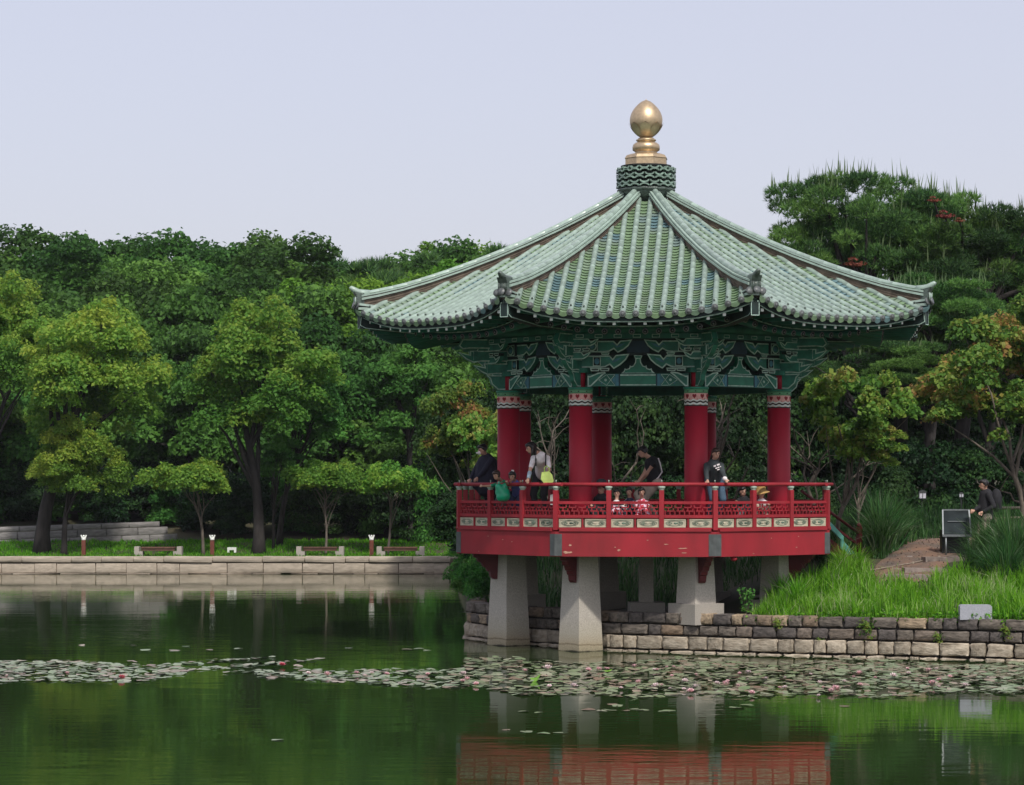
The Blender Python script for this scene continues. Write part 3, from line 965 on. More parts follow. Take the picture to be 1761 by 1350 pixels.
roof = MB()
rs = [.42, .6, .9, 1.4, 2.0, 2.7, 3.4, 4.1, 4.7, 5.2, 5.7]
for k in range(8):
    Fm = face(k)
    nu = 14
    grid = []; 
    for r in rs:
        rr = r if r < 5.6 else None
        row = []
        for i in range(nu + 1):
            t = -1 + 2 * i / nu
            re = r if r < 5.6 else r_eave(t * 5.72 * T22) - .03
            u = t * re * T22
            row.append((u, -re, S(u, re) - .035))
        grid.append(row)
    vs = [p for row in grid for p in row]
    fs = []
    for j in range(len(rs) - 1):
        for i in range(nu):
            a = j * (nu + 1) + i
            fs.append((a, a + nu + 1, a + nu + 2, a + 1))
    roof.add(vs, fs, 0, Fm, True)
    # eave boards: dark fascia under the tiles, thin pale batten below it, and the soffit
    def ring(r_of, z_of, r2_of, z2_of, mi, flip=False):
        vs = []
        for i in range(nu + 1):
            t = -1 + 2 * i / nu
            ra = r_of(t); rb = r2_of(t)
            vs.append((t * ra * T22, -ra, z_of(t, ra))); vs.append((t * rb * T22, -rb, z2_of(t, rb)))
        roof.add(vs, [((2 * i, 2 * i + 1, 2 * i + 3, 2 * i + 2) if not flip else (2 * i + 2, 2 * i + 3, 2 * i + 1, 2 * i)) for i in range(nu)], mi, Fm, True)
    re = lambda t: r_eave(t * 5.72 * T22)
    ez = lambda t: S(t * re(t) * T22, re(t))
    ring(lambda t: re(t) - .05, lambda t, r: ez(t) - .03, lambda t: re(t) - .05, lambda t, r: ez(t) - .10, 1)
    ring(lambda t: re(t) - .05, lambda t, r: ez(t) - .10, lambda t: re(t) - .09, lambda t, r: ez(t) - .102, 1)
    ring(lambda t: re(t) - .09, lambda t, r: ez(t) - .100, lambda t: re(t) - .09, lambda t, r: ez(t) - .125, 2)
    up_ = lambda t, r: .40 * (r / 5.75) ** 1.8 * abs(t) ** 2.8
    ring(lambda t: re(t) - .09, lambda t, r: ez(t) - .125, lambda t: 4.92, lambda t, r: 6.56 + up_(t, r), 3)
    ring(lambda t: 4.92, lambda t, r: 6.56 + up_(t, r), lambda t: 4.92, lambda t, r: 6.475 + up_(t, r), 1)
    ring(lambda t: 4.94, lambda t, r: 6.50 + up_(t, r), lambda t: 4.94, lambda t, r: 6.475 + up_(t, r), 2)
    ring(lambda t: 4.92, lambda t, r: 6.475 + up_(t, r), lambda t: 2.8, lambda t, r: 6.475 + .22 * 2.12 + up_(t, r), 3)
roof_o = roof.build('roof', [M['mortar'], M['dgreen'], M['line'], M['dgreen']], pav)

# rafters
rm = MB(); rm.tube([(0, 0, 0), (0, 1.0, 0)], .060, 12, 0, None, True)
rm.lathe([(.060, -.004), (.060, .002)], 12, 1, Matrix.Rotation(RAD(90), 4, 'X') @ Matrix.Translation((0, 0, .0)))
rm.lathe([(.040, .002), (.040, .006)], 12, 2, Matrix.Rotation(RAD(90), 4, 'X'))
rm.lathe([(.018, .006), (.018, .009)], 8, 1, Matrix.Rotation(RAD(90), 4, 'X'))
raf_me = rm.mesh('round_rafter', [M['green'], M['rafter_end'], M['dgreen']])
fm = MB(); fm.box((0, .5, 0), (.068, 1.0, .072), 0); fm.box((0, -.003, 0), (.060, .012, .062), 1)
fly_me = fm.mesh('flying_rafter', [M['green'], M['white']])


def place_rod(me, name, p0, p1, parent):
    d = p1 - p0; L_ = d.length; y = d / L_; x = y.cross(Vector((0, 0, 1))).normalized(); z = x.cross(y)
    Mx = Matrix(((x.x, y.x * L_, z.x, p0.x), (x.y, y.y * L_, z.y, p0.y), (x.z, y.z * L_, z.z, p0.z), (0, 0, 0, 1)))
    return inst(name, me, parent, Mx)


for k in range(8):
    Fm = face(k); n = 15
    for i in range(n):
        t = -1 + (2 * i + 1) / n
        t *= .965
        u_ = .40 * (4.95 / 5.75) ** 1.8 * abs(t) ** 2.8
        p0 = Fm @ Vector((t * 4.98 * T22, -4.98, 6.385 + u_))
        f = 1 if abs(t) < .4 else 1 - .35 * (abs(t) - .4) / .6
        p1 = Fm @ Vector((t * 4.98 * T22 * (1 - .45 * (1 - .0) * abs(t)), -2.95, 6.405 + .22 * 2.03 + u_ * .2))
        place_rod(raf_me, 'round_rafter', p0, p1, roof_o)
        re_ = r_eave(t * 5.72 * T22) - .14
        uu = .40 * (re_ / 5.75) ** 1.8 * abs(t) ** 2.8
        z_e = S(t * re_ * T22, re_) - .20
        p0 = Fm @ Vector((t * re_ * T22, -re_, z_e))
        p1 = Fm @ Vector((t * 4.75 * T22, -4.75, 6.535 + .40 * (4.75 / 5.75) ** 1.8 * abs(t) ** 2.8))
        place_rod(fly_me, 'flying_rafter', p0, p1, roof_o)

# corner rafters
for k in range(8):
    V = vertex(k)
    mb = MB()
    R1 = 5.92 / C22
    zt = S(5.83 * T22, 5.83)
    mb.prism([(2.9, 6.50), (5.0, 6.52), (R1 - .22, zt - .40), (R1 - .10, zt - .34), (R1 - .12, zt - .13), (5.2, 6.90), (2.9, 7.0)], -.085, .085, 0, Matrix.Rotation(RAD(-90), 4, 'Z'), 1, .014, True)
    mb.prism([(-.085, zt - .40), (.085, zt - .40), (.085, zt - .12), (-.085, zt - .12)], -R1 + .09, -R1 + .16, 0, None, 1, .011)
    mb.build('corner_rafter', [M['dgreen'], M['line']], roof_o, V)

# tiles
P = 0.255
pan = MB()
nseg = 5; Wp = .120
lo = []; hi = []; lob = []
for i in range(nseg + 1):
    x = -Wp + 2 * Wp * i / nseg
    c = .040 * (x / Wp) ** 2
    lo.append((x, -.10, c + .036)); hi.append((x, .10, c)); lob.append((x, -.094, c + .022))
vs = lo + hi + lob; n1 = nseg + 1
fs = [(i, i + 1, n1 + i + 1, n1 + i) for i in range(nseg)] + [(2 * n1 + i, 2 * n1 + i + 1, i + 1, i) for i in range(nseg)]
pan.add(vs, fs, 0)
pan_me = pan.mesh('pan_tile', M['pan'])


def cover_geo(mb, mi=0, Mx=None, Lh=.172):
    n = 7; vs = []
    for y, r_, dz in ((-Lh, .0580, .001), (Lh, .0574, 0.0)):
        for i in range(n + 1):
            a = math.pi * i / n
            vs.append((r_ * math.cos(a), y, r_ * math.sin(a) * .92 + dz + .012))
    b = [(v[0] * .95, -Lh + .001, (v[2] - .012) * .95 + .012) for v in vs[:n + 1]]
    fs = [(i, i + 1, n + 2 + i, n + 1 + i) for i in range(n)]
    fs = [tuple(reversed(f)) for f in fs]
    vs2 = vs + b
    fs += [(i + 1, i, 2 * n + 2 + i, 2 * n + 3 + i) for i in range(n)]
    fs = [tuple(reversed(f)) for f in fs]
    mb.add(vs2, [tuple(reversed(f)) for f in fs], mi, Mx, True)


cv = MB(); cover_geo(cv)
cov_me = cv.mesh('cover_tile', M['glaze'])
# eave end tile: cover tile with round disc and nail knob
et = MB(); cover_geo(et, Lh=.172)
disc_m = Matrix.Translation((0, -.168, .010)) @ Matrix.Rotation(RAD(78), 4, 'X')
et.lathe([(.060, -.012), (.066, 0), (.066, .014), (.054, .018)], 14, 1, disc_m)
et.lathe([(.034, .018), (.030, .026), (.01, .030)], 10, 1, disc_m)
et.lathe([(.020, .075), (.024, .088), (.018, .105), (.006, .115)], 8, 2, Matrix.Translation((0, .02, 0)))
end_me = et.mesh('end_tile', [M['glaze'], M['disc'], M['ornament']])
dt = MB()
dv = []
for i in range(7):
    x = -.105 + .21 * i / 6; q = .034 * (x / .112) ** 2
    dv += [(x, -.11, q + .03), (x, -.118, q - .035 - .03 * (1 - (x / .105) ** 2)), (x, .06, q + .006)]
dt.add(dv, [(3 * i + 1, 3 * i + 4, 3 * i + 3, 3 * i) for i in range(6)] + [(3 * i, 3 * i + 3, 3 * i + 5, 3 * i + 2) for i in range(6)], 0)
drip_me = dt.mesh('drip_tile', M['pan'])

import mathutils.noise as mnoise
rest_cov = MB(); rest_pan = MB()
cov_list = []; pan_list = []
for k in range(8):
    Fm = face(k)
    rows = [(i + .5) * P for i in range(-9, 9)]
    for u in rows:
        re_ = r_eave(u)
        if abs(u) > re_ * T22 - .10: continue
        rmin = max(.55, (abs(u) + .07) / T22)
        r = re_ - .15
        Mx = Fm @ frame_at(u, r, .028)
        inst('end_tile', end_me, roof_o, Mx)
        r -= .295
        while r > rmin - .04:
            cov_list.append((k, r, Fm @ frame_at(u, r, .026)))
            r -= .295
    for i in range(-9, 10):
        u = i * P
        re_ = r_eave(u)
        if abs(u) > re_ * T22 - .05: continue
        rmin = max(.5, (abs(u) + .02) / T22)
        inst('drip_tile', drip_me, roof_o, Fm @ frame_at(u, re_ - .09, .0))
        r = re_ - .19
        while r > rmin:
            pan_list.append((k, r, Fm @ frame_at(u, r, 0)))
            r -= .122
prio = {0: 0, 1: 1, 7: 2}
cov_list.sort(key=lambda q: (prio.get(q[0], 9), -q[1]))
pan_list.sort(key=lambda q: (prio.get(q[0], 9), -q[1]))


def add_mesh(dst, me, Mx, mi=0):
    vs = [v.co for v in me.vertices]; fs = [tuple(p.vertices) for p in me.polygons]
    dst.add(vs, fs, mi, Mx, me.polygons[0].use_smooth)


for i, (k, r, Mx) in enumerate(cov_list):
    if i < 300: inst('cover_tile', cov_me, roof_o, Mx)
    else: add_mesh(rest_cov, cov_me, Mx)
rr = random.Random(4)
for i, (k, r, Mx) in enumerate(pan_list):
    if i < 300: inst('pan_tile', pan_me, roof_o, Mx)
    else:
        nv_ = mnoise.noise(Mx.translation * 1.7) + rr.uniform(-.12, .12)
        add_mesh(rest_pan, pan_me, Mx, 2 if nv_ < -.32 else (3 if nv_ < -.2 else (1 if nv_ > .0 else 0)))
tag(rest_cov.build('upper_cover_tiles', M['glaze'], roof_o), None, None, None, 'stuff')
pm_ = [mat('pan_glaze_a', (0.19, 0.26, 0.185), 0.28, 0.15, 9, spec=.6), mat('pan_glaze_b', (0.18, 0.27, 0.155), 0.26, 0.15, 9, spec=.6),
       mat('pan_glaze_c', (0.13, 0.22, 0.235), 0.26, 0.15, 9, spec=.6), mat('pan_glaze_d', (0.19, 0.26, 0.24), 0.26, 0.15, 9, spec=.6)]
tag(rest_pan.build('upper_pan_tiles', pm_, roof_o), None, None, None, 'stuff')

# hip ridges
for k in range(8):
    V = vertex(k)
    rad = [.55, .9, 1.4, 2.0, 2.7, 3.4, 4.1, 4.8, 5.4, 5.9, 6.28]
    def hz_(q):
        r = q * C22
        return S(r * T22, r)
    top = [hz_(q) + .24 + (.05 * max(0, (q - 5.2)) ** 1.5) for q in rad]
    mb = MB()
    def sweep(wd, z0f, z1f, mi):
        vs = []
        for q, tz in zip(rad, top):
            zb = hz_(q)
            z0 = zb + (tz - zb) * z0f; z1 = zb + (tz - zb) * z1f
            vs += [(-wd, -q, z0), (wd, -q, z0), (wd, -q, z1), (-wd, -q, z1)]
        n = len(rad); fs = []
        for i in range(n - 1):
            for a in range(4):
                b = (a + 1) % 4
                fs.append((i * 4 + a, i * 4 + b, (i + 1) * 4 + b, (i + 1) * 4 + a))
        fs.append((0, 3, 2, 1)); fs.append(tuple((n - 1) * 4 + a for a in range(4)))
        mb.add(vs, fs, mi)
    sweep(.085, -.25, .85, 0)
    for f0 in (.05, .25, .45, .65): sweep(.098, f0, f0 + .09, 0)
    sweep(.115, .84, .97, 1); sweep(.135, .60, .76, 1)
    rg = mb.build('hip_ridge', [M['ridge'], M['glaze']], roof_o, V)
    q = .62; i = 0
    while q < 6.2:
        r = q * C22; e = .03
        tz = hz_(q) + .24 + (.05 * max(0, (q - 5.2)) ** 1.5)
        tz2 = hz_(q + e) + .24 + (.05 * max(0, (q + e - 5.2)) ** 1.5)
        sl = (tz2 - tz) / e
        y = Vector((0, 1, -sl)).normalized(); x = Vector((1, 0, 0)); z = x.cross(y)
        p = Vector((0, -q, tz - .01))
        Mx = V @ Matrix(((x.x, y.x, z.x, p.x), (x.y, y.y, z.y, p.y), (x.z, y.z, z.z, p.z), (0, 0, 0, 1)))
        inst('ridge_tile', cov_me, roof_o, Mx @ Matrix.Diagonal((1.05, 1, 1.1, 1)))
        # small roll tiles on both sides near the ridge foot
        q += .30; i += 1
    # upturned end with ornament
    mb = MB(); EB = V @ Matrix.Translation((0, -.10, 0))
    qe = 6.20; zb = hz_(6.1)
    R_ = Matrix.Rotation(RAD(-90), 4, 'Z')
    mb.tube([(0, -q_, z_) for q_, z_ in ((6.0, zb + .28), (6.14, zb + .285), (6.24, zb + .305), (6.32, zb + .35), (6.38, zb + .385), (6.41, zb + .37))], [.078, .078, .07, .062, .05, .03], 10, 0)
    mb.prism([(6.12, zb - .02), (6.26, zb - .02), (6.28, zb + .12), (6.27, zb + .20), (6.33, zb + .31), (6.28, zb + .30), (6.16, zb + .27), (6.12, zb + .28)], -.10, .10, 1, R_)
    mb.tube([(-.06, -6.29, zb + .02), (-.065, -6.30, zb + .20)], .014, 6, 0); mb.tube([(.06, -6.29, zb + .02), (.065, -6.30, zb + .20)], .014, 6, 0)
    mb.ell((0, -6.29, zb + .13), (.055, .02, .06), 10, 6, 0)
    mb.build('ridge_end', [M['glaze'] if k in (1, 6) else M['ornament'], M['ornament']], roof_o, EB)
    # corner tiles at the tip of the eave
    mb = MB()
    zt = hz_(6.2)
    for s in (-1, 0, 1):
        A_ = Matrix.Translation((s * .13, -6.16 + abs(s) * .06, zt + .03 - abs(s) * .015)) @ Matrix.Rotation(RAD(-6), 4, 'X')
        cover_geo(mb, 0, A_)
        mb.lathe([(.073, -.01), (.078, 0), (.074, .014)], 12, 1, A_ @ disc_m)
    mb.box((0, -6.15, zt - .02), (.34, .22, .05), 0)
    mb.build('corner_tile', [M['glaze'], M['disc']], roof_o, EB)

# finial
fo = MB()
fo.lathe([(.20, 9.2), (.42, 9.5), (.56, 9.62), (.58, 9.72)], 24, 0)
fin = fo.build('finial', [M['ornament']], pav)
# collar of pierced semicircular tiles
n = 18
mb = MB()
mb.lathe([(.55, 9.70), (.50, 9.74), (.50, 10.18), (.55, 10.22)], 24, 0)
mb.build('collar_core', M['black'], fin)
ct = MB()
arc = [(.108 * math.cos(math.pi * i / 8), .066 * math.sin(math.pi * i / 8)) for i in range(9)] + [(.074 * math.cos(math.pi * i / 8), .034 * math.sin(math.pi * i / 8)) for i in range(8, -1, -1)]
vs = [(x, -.05, z) for x, z in arc] + [(x, .05, z) for x, z in arc]
na = 9
fs = []
for i in range(na - 1):
    o_ = 2 * na - 1 - i
    fs.append((i, i + 1, o_ - 1, o_)); fs.append((o_ + 18, o_ - 1 + 18, i + 1 + 18, i + 18))
    fs.append((i + 18, i + 1 + 18, i + 1, i)); fs.append((o_, o_ - 1, o_ - 1 + 18, o_ + 18))
ct.add(vs, fs, 0)
ct_me = ct.mesh('collar_tile', mat('collar_glaze', (0.17, 0.25, 0.20), 0.3, 0.35, 14, rand=.2))
for j, (z, fl) in enumerate([(9.74, 1), (9.87, -1), (9.90, 1), (10.03, -1), (10.06, 1), (10.17, -1)]):
    for i in range(n):
        a = 2 * math.pi * (i + .5 * (j // 2 % 2)) / n
        inst('collar_tile', ct_me, fin, Matrix.Rotation(a, 4, 'Z') @ Matrix.Translation((0, -.585, z)) @ Matrix.Diagonal((1, 1, fl, 1)))
mb = MB(); mb.lathe([(.60, 9.66), (.63, 9.69), (.60, 9.73)], 32, 0); mb.build('collar_ring', M['ornament'], fin)
g = MB()
oct8 = RAD(22.5)
g.lathe([(.46, 10.20), (.47, 10.22), (.47, 10.36)], 8, 0, None, False, oct8)
g.lathe([(.47, 10.36), (.485, 10.375), (.44, 10.44), (.34, 10.475), (.28, 10.48)], 8, 0, None, False, oct8)
g.lathe([(.25, 10.475), (.235, 10.51), (.24, 10.53), (.29, 10.56), (.295, 10.63), (.28, 10.68), (.23, 10.72), (.17, 10.73)], 28, 0)
g.lathe([(.18, 10.72), (.19, 10.75), (.215, 10.765), (.215, 10.785), (.18, 10.80), (.17, 10.82)], 28, 0)
egg = []
for i in range(23):
    t = i / 22; z = 10.80 + .845 * t
    r_ = .352 * math.sin(math.pi * (t ** 0.92)) ** 0.62 if 0 < t < 1 else 0.0
    if t > .75: r_ *= 1 - .06 * ((t - .75) / .25)
    egg.append((max(r_, .004), z))
g.lathe(egg, 32, 0)
g.lathe([(.012, 11.63), (.004, 11.665)], 6, 0)
go = g.build('gilt_orb', M['gold'], fin)
lp = MB()
for i in range(8):                                   # lotus petals cupping the orb
    A_ = Matrix.Rotation(2 * math.pi * i / 8, 4, 'Z')
    vs = []; R2 = []
    for j in range(7):
        t = j / 6; z = 10.83 + .30 * t
        tt = (z - 10.80) / .845
        rr_ = .352 * math.sin(math.pi * (tt ** .92)) ** .62 + .012 + .012 * t
        wd = .40 * math.sqrt(max(0.0, 1 - (t * 1.0) ** 3)) 
        for s in (-1, -.5, 0, .5, 1):
            a = s * wd
            vs.append((rr_ * math.sin(a), -rr_ * math.cos(a), z + .02 * (1 - abs(s)) * t))
    lp.add(vs, [(j * 5 + i2, j * 5 + i2 + 1, (j + 1) * 5 + i2 + 1, (j + 1) * 5 + i2) for j in range(6) for i2 in range(4)], 0, A_, True)
lp.build('lotus_petals', M['gold'], fin)

# --- stair on the far right side of the deck, going down to the bank
st = MB()
side = face(3)                                        # right-hand face
ax = A_DECK
st_o = None
for s in (-1, 1):
    yv = s * .75
    st.prism([(ax, 2.60), (ax + .12, 2.66), (ax + 1.9, 1.62), (ax + 1.9, 1.30), (ax, 2.26)], yv - .03, yv + .03, 0)
    st.tube([(ax + .05, yv, 3.25), (ax + 1.85, yv, 2.30)], .035, 8, 0)
    st.bar((ax + .05, yv, 2.98), (ax + 1.85, yv, 2.03), .05, .05, 0)
    st.box((ax + 1.9, yv, 1.90), (.10, .10, 1.05), 0)
    st.ell((ax + 1.9, yv, 2.46), (.06, .06, .06), 8, 6, 0)
for i in range(7):
    st.box((ax + .16 + i * .26, 0, 2.53 - i * .15), (.30, 1.46, .04), 2)
st_o = st.build('stair', [M['red_dark'], M['cream'], M['wood']], pav, side @ Matrix.Rotation(RAD(-90), 4, 'Z'))
for s in (-1, 1):
    for (xa, za, hgt, wd) in ((ax + .50, 2.70, .14, .45), (ax + 1.10, 2.40, .14, .45), (ax + 1.5, 1.98, .22, .50)):
        pn = MB(); pn.prism([(xa - wd / 2, za + wd * .38 - .0), (xa + wd / 2, za - wd * .38), (xa + wd / 2, za - wd * .38 - hgt), (xa - wd / 2, za + wd * .38 - hgt)], s * .80 - .02, s * .80 + .02)
        pn.build('stair_panel', mat('turquoise_panel', (0.13, 0.40, 0.33), .6), st_o)
# ------------------------------------------------------------------ foliage
def np_mesh(name, verts, faces_idx, nper, mats, tint=None, mi=None, smooth=False):
    me = bpy.data.meshes.new(name)
    nv = len(verts); nf = len(faces_idx)
    me.vertices.add(nv); me.vertices.foreach_set('co', verts.astype(np.float32).ravel())
    me.loops.add(nf * nper); me.loops.foreach_set('vertex_index', faces_idx.astype(np.int32).ravel())
    me.polygons.add(nf)
    me.polygons.foreach_set('loop_start', np.arange(nf, dtype=np.int32) * nper)
    me.polygons.foreach_set('loop_total', np.full(nf, nper, dtype=np.int32))
    for m in (mats if isinstance(mats, (list, tuple)) else [mats]): me.materials.append(m)
    if mi is not None: me.polygons.foreach_set('material_index', mi.astype(np.int32))
    if tint is not None:
        a = me.attributes.new('tint', 'FLOAT', 'FACE'); a.data.foreach_set('value', tint.astype(np.float32))
    if smooth: me.polygons.foreach_set('use_smooth', np.ones(nf, dtype=bool))
    me.update(calc_edges=True)
    return me


def rdir(R, n):
    v = R.normal(size=(n, 3)); return v / np.linalg.norm(v, axis=1, keepdims=True)


def leaf_quads(pos, nrm, size, R, asp=0.62):
    n = len(pos)
    t = np.cross(nrm, rdir(R, n)); t /= np.linalg.norm(t, axis=1, keepdims=True) + 1e-9
    b = np.cross(nrm, t)
    s = size[:, None]
    droop = nrm * s * 0.12
    V = np.stack([pos - t * s * .5 - droop, pos + b * s * asp * .5, pos + t * s * .5 - droop, pos - b * s * asp * .5], 1).reshape(-1, 3)
    return V, np.arange(4 * n).reshape(n, 4)


def puff_centers(R, RX, RY, RZ, n, lo=-.45, inner=.35, lobes=None):
    C = []
    while len(C) < n:
        d = rdir(R, 1)[0]
        if d[2] < lo: continue
        f = 1 - R.random() ** 1.6 * (1 - inner)
        p = d * f * (.86 + .2 * math.sin(3 * math.atan2(d[1], d[0]) + 1.3) * .5)
        C.append((p[0] * RX, p[1] * RY, p[2] * RZ))
    return np.array(C)


def crown_mesh(name, seed, R3, npuff, pr, nleaf, size, mt, up=.35, flat=.62, lo=-.45, asp=.62, hang=0.0, top_tint=0.0, centers=None):
    R = np.random.default_rng(seed)
    C = puff_centers(R, *R3, npuff, lo) if centers is None else np.array(centers)
    npuff = len(C)
    pr_ = R.uniform(pr[0], pr[1], npuff)
    if centers is None and npuff > 20:
        ex = C[R.random(npuff) < .45] * R.uniform(1.08, 1.28, (1, 1)); C = np.concatenate([C, ex]); pr_ = np.concatenate([pr_, R.uniform(.28, .5, len(ex)) * pr[1]]); npuff = len(C)
    w_ = pr_ ** 2; cnt = (w_ / w_.sum() * nleaf).astype(int)
    P_, N_, T_ = [], [], []
    for c, q, k in zip(C, pr_, cnt):
        d = rdir(R, k); d[:, 2] = np.where(d[:, 2] < -.2, -d[:, 2] * R.random(k), d[:, 2])
        lump = 1 + .16 * np.sin(d[:, 0] * 5 + c[0] * 3) * np.sin(d[:, 1] * 5 + c[1] * 3)
        rad = (1 - np.abs(R.normal(size=k)) * .20).clip(.1, 1.08) * lump
        stray = R.random(k) < .04
        rad = np.where(stray, rad * R.uniform(1.0, 1.14, k), rad)
        p = c + d * (rad * q)[:, None] * np.array([1, 1, flat])
        p[:, 2] -= hang * (rad ** 2) * q * (1 - np.abs(d[:, 2]))
        nn = d * .5 + np.array([0, 0, up]) + R.normal(size=(k, 3)) * .45
        nn /= np.linalg.norm(nn, axis=1, keepdims=True)
        base = R.uniform(.15, .85)
        t = base + R.normal(size=k) * .16 + top_tint * (p[:, 2] / max(R3[2], .1))
        P_.append(p); N_.append(nn); T_.append(t)
    P_ = np.concatenate(P_); N_ = np.concatenate(N_); T_ = np.concatenate(T_).clip(0, 1)
    sz = size * R.uniform(.45, 1.5, len(P_))
    V, Fi = leaf_quads(P_, N_, sz, R, asp)
    me = np_mesh(name, V, Fi, 4, mt, T_)
    return me, C


def spikes(pos, axis, length, width, R):
    """3-vert needle triangles"""
    n = len(pos)
    s = np.cross(axis, rdir(R, n)); s /= np.linalg.norm(s, axis=1, keepdims=True) + 1e-9
    V = np.stack([pos - s * width[:, None] * .5, pos + s * width[:, None] * .5, pos + axis * length[:, None]], 1).reshape(-1, 3)
    return V, np.arange(3 * n).reshape(n, 3)


def pine_mesh(name, seed, R3, npad, pr, ntuft, mt, needles=9, nl=.20, wd=.028, flat=.60, lo=-.5, candles=True, centers=None):
    R = np.random.default_rng(seed)
    C = puff_centers(R, *R3, npad, lo, .3) if centers is None else np.array(centers)
    q_ = R.uniform(pr[0], pr[1], len(C)); w_ = q_ ** 2; cnt = (w_ / w_.sum() * ntuft).astype(int)
    VP, AX, LN, WD, TT = [], [], [], [], []
    for c, q, k in zip(C, q_, cnt):
        d = rdir(R, k); d[:, 2] = np.abs(d[:, 2]) * np.where(R.random(k) < .8, 1, -.6)
        rad = (1 - np.abs(R.normal(size=k)) * .22).clip(.15, 1.15)
        p = c + d * (rad * q)[:, None] * np.array([1, 1, flat])
        base = R.uniform(.1, .8)
        for j in range(needles):
            a = d * .55 + np.array([0, 0, .75]) + R.normal(size=(k, 3)) * .62
            a /= np.linalg.norm(a, axis=1, keepdims=True)
            VP.append(p); AX.append(a); LN.append(nl * R.uniform(.6, 1.25, k)); WD.append(np.full(k, wd)); TT.append(base * .7 + R.normal(size=k) * .15)
        if candles:
            m = (d[:, 2] > .5) & (R.random(k) < (.10 if c[2] > R3[2] * .35 else .03))
            kk = m.sum()
            for j in range(2):
                a = np.array([0, 0, 1.0]) + R.normal(size=(kk, 3)) * .10
                a /= np.linalg.norm(a, axis=1, keepdims=True)
                VP.append(p[m]); AX.append(a); LN.append(R.uniform(.3, .8, kk)); WD.append(np.full(kk, .062)); TT.append(np.full(kk, .95))
    VP = np.concatenate(VP); AX = np.concatenate(AX); LN = np.concatenate(LN); WD = np.concatenate(WD); TT = np.concatenate(TT).clip(0, 1)
    V, Fi = spikes(VP, AX, LN, WD, R)
    return np_mesh(name, V, Fi, 3, mt, TT), C


L = {}
L['dark'] = leaf_mat('dark_broad_leaf', [(0.018, 0.048, 0.008), (0.038, 0.092, 0.012), (0.070, 0.150, 0.018)], .40, gain=1.9)
L['bright'] = leaf_mat('bright_leaf', [(0.040, 0.110, 0.010), (0.080, 0.185, 0.014), (0.130, 0.250, 0.020)], .42, gain=1.4)
L['olive'] = leaf_mat('olive_leaf', [(0.046, 0.118, 0.014), (0.100, 0.195, 0.020), (0.185, 0.235, 0.024)], .48, gain=1.75)
L['fresh'] = leaf_mat('fresh_leaf', [(0.026, 0.085, 0.012), (0.052, 0.150, 0.020), (0.095, 0.210, 0.028)], .42, gain=1.6)
L['near'] = leaf_mat('near_leaf', [(0.030, 0.080, 0.012), (0.070, 0.155, 0.018), (0.135, 0.215, 0.024), (0.20, 0.18, 0.035)], .42, .45, gain=1.45)
L['tinted'] = leaf_mat('reddening_leaf', [(0.032, 0.075, 0.012), (0.080, 0.150, 0.018), (0.150, 0.190, 0.024), (0.26, 0.12, 0.035)], .42, .45, gain=1.45)
L['pine'] = leaf_mat('pine_needles', [(0.012, 0.032, 0.009), (0.034, 0.078, 0.014), (0.070, 0.130, 0.018), (0.045, 0.060, 0.022)], .25, .5, gain=2.2)
L['shrub'] = leaf_mat('dark_shrub_leaf', [(0.009, 0.028, 0.008), (0.022, 0.058, 0.013), (0.050, 0.105, 0.018)], .3, gain=.95)
L['grass'] = leaf_mat('grass_blade', [(0.035, 0.120, 0.006), (0.075, 0.230, 0.010), (0.14, 0.32, 0.016), (0.32, 0.34, 0.14)], .5, .45, gain=1.4)
L['sedge'] = leaf_mat('sedge_blade', [(0.015, 0.055, 0.010), (0.035, 0.110, 0.018), (0.075, 0.165, 0.030), (0.22, 0.25, 0.12)], .3, .45)

CR = {}
CR['dark'] = [crown_mesh('dark_crown', 1, (4.2, 3.6, 3.9), 60, (.8, 1.5), 28000, .25, L['dark'], flat=.85, lo=-.7),
              crown_mesh('dark_crown', 2, (4.0, 3.6, 4.4), 60, (.8, 1.5), 28000, .25, L['dark'], flat=.85, lo=-.7)]
CR['bright'] = [crown_mesh('bright_crown', 3, (4.0, 3.6, 3.6), 60, (.7, 1.3), 28000, .22, L['bright'], flat=.85, lo=-.7)]
CR['olive'] = [crown_mesh('olive_crown', 4, (3.2, 2.8, 3.0), 75, (.5, 1.0), 32000, .16, L['olive'], up=.45, flat=.72, top_tint=.30, lo=-.75, hang=.35),
               crown_mesh('olive_crown', 5, (3.2, 2.8, 3.0), 70, (.5, 1.0), 32000, .16, L['olive'], up=.45, flat=.72, top_tint=.30, lo=-.75, hang=.35)]
CR['fresh'] = [crown_mesh('fresh_crown', 6, (2.2, 2.0, 2.6), 36, (.5, .95), 18000, .17, L['fresh'], lo=-.8, flat=.7)]
CR['low'] = [crown_mesh('spreading_crown', 7, (1.8, 1.5, .72), 34, (.35, .62), 13000, .13, L['olive'], flat=.7, lo=-.5, hang=.4)]
CR['hedge'] = [crown_mesh('hedge_leaves', 8, (2.2, 1.4, 1.5), 34, (.45, .75), 16000, .13, L['shrub'], lo=-.9, flat=.8),
               crown_mesh('hedge_leaves', 9, (2.2, 1.4, 1.5), 34, (.45, .75), 16000, .14, L['fresh'], lo=-.9, flat=.8)]
CR['pine'] = [pine_mesh('pine_crown', 10, (3.1, 2.6, 2.6), 54, (.42, .85), 7600, L['pine']),
              pine_mesh('pine_crown', 11, (3.1, 2.6, 2.3), 50, (.42, .85), 7600, L['pine'])]
CR['farpine'] = [pine_mesh('far_pine_crown', 12, (2.4, 2.2, 2.6), 26, (.5, .95), 2400, L['pine'], 7, .45, .07, .45)]


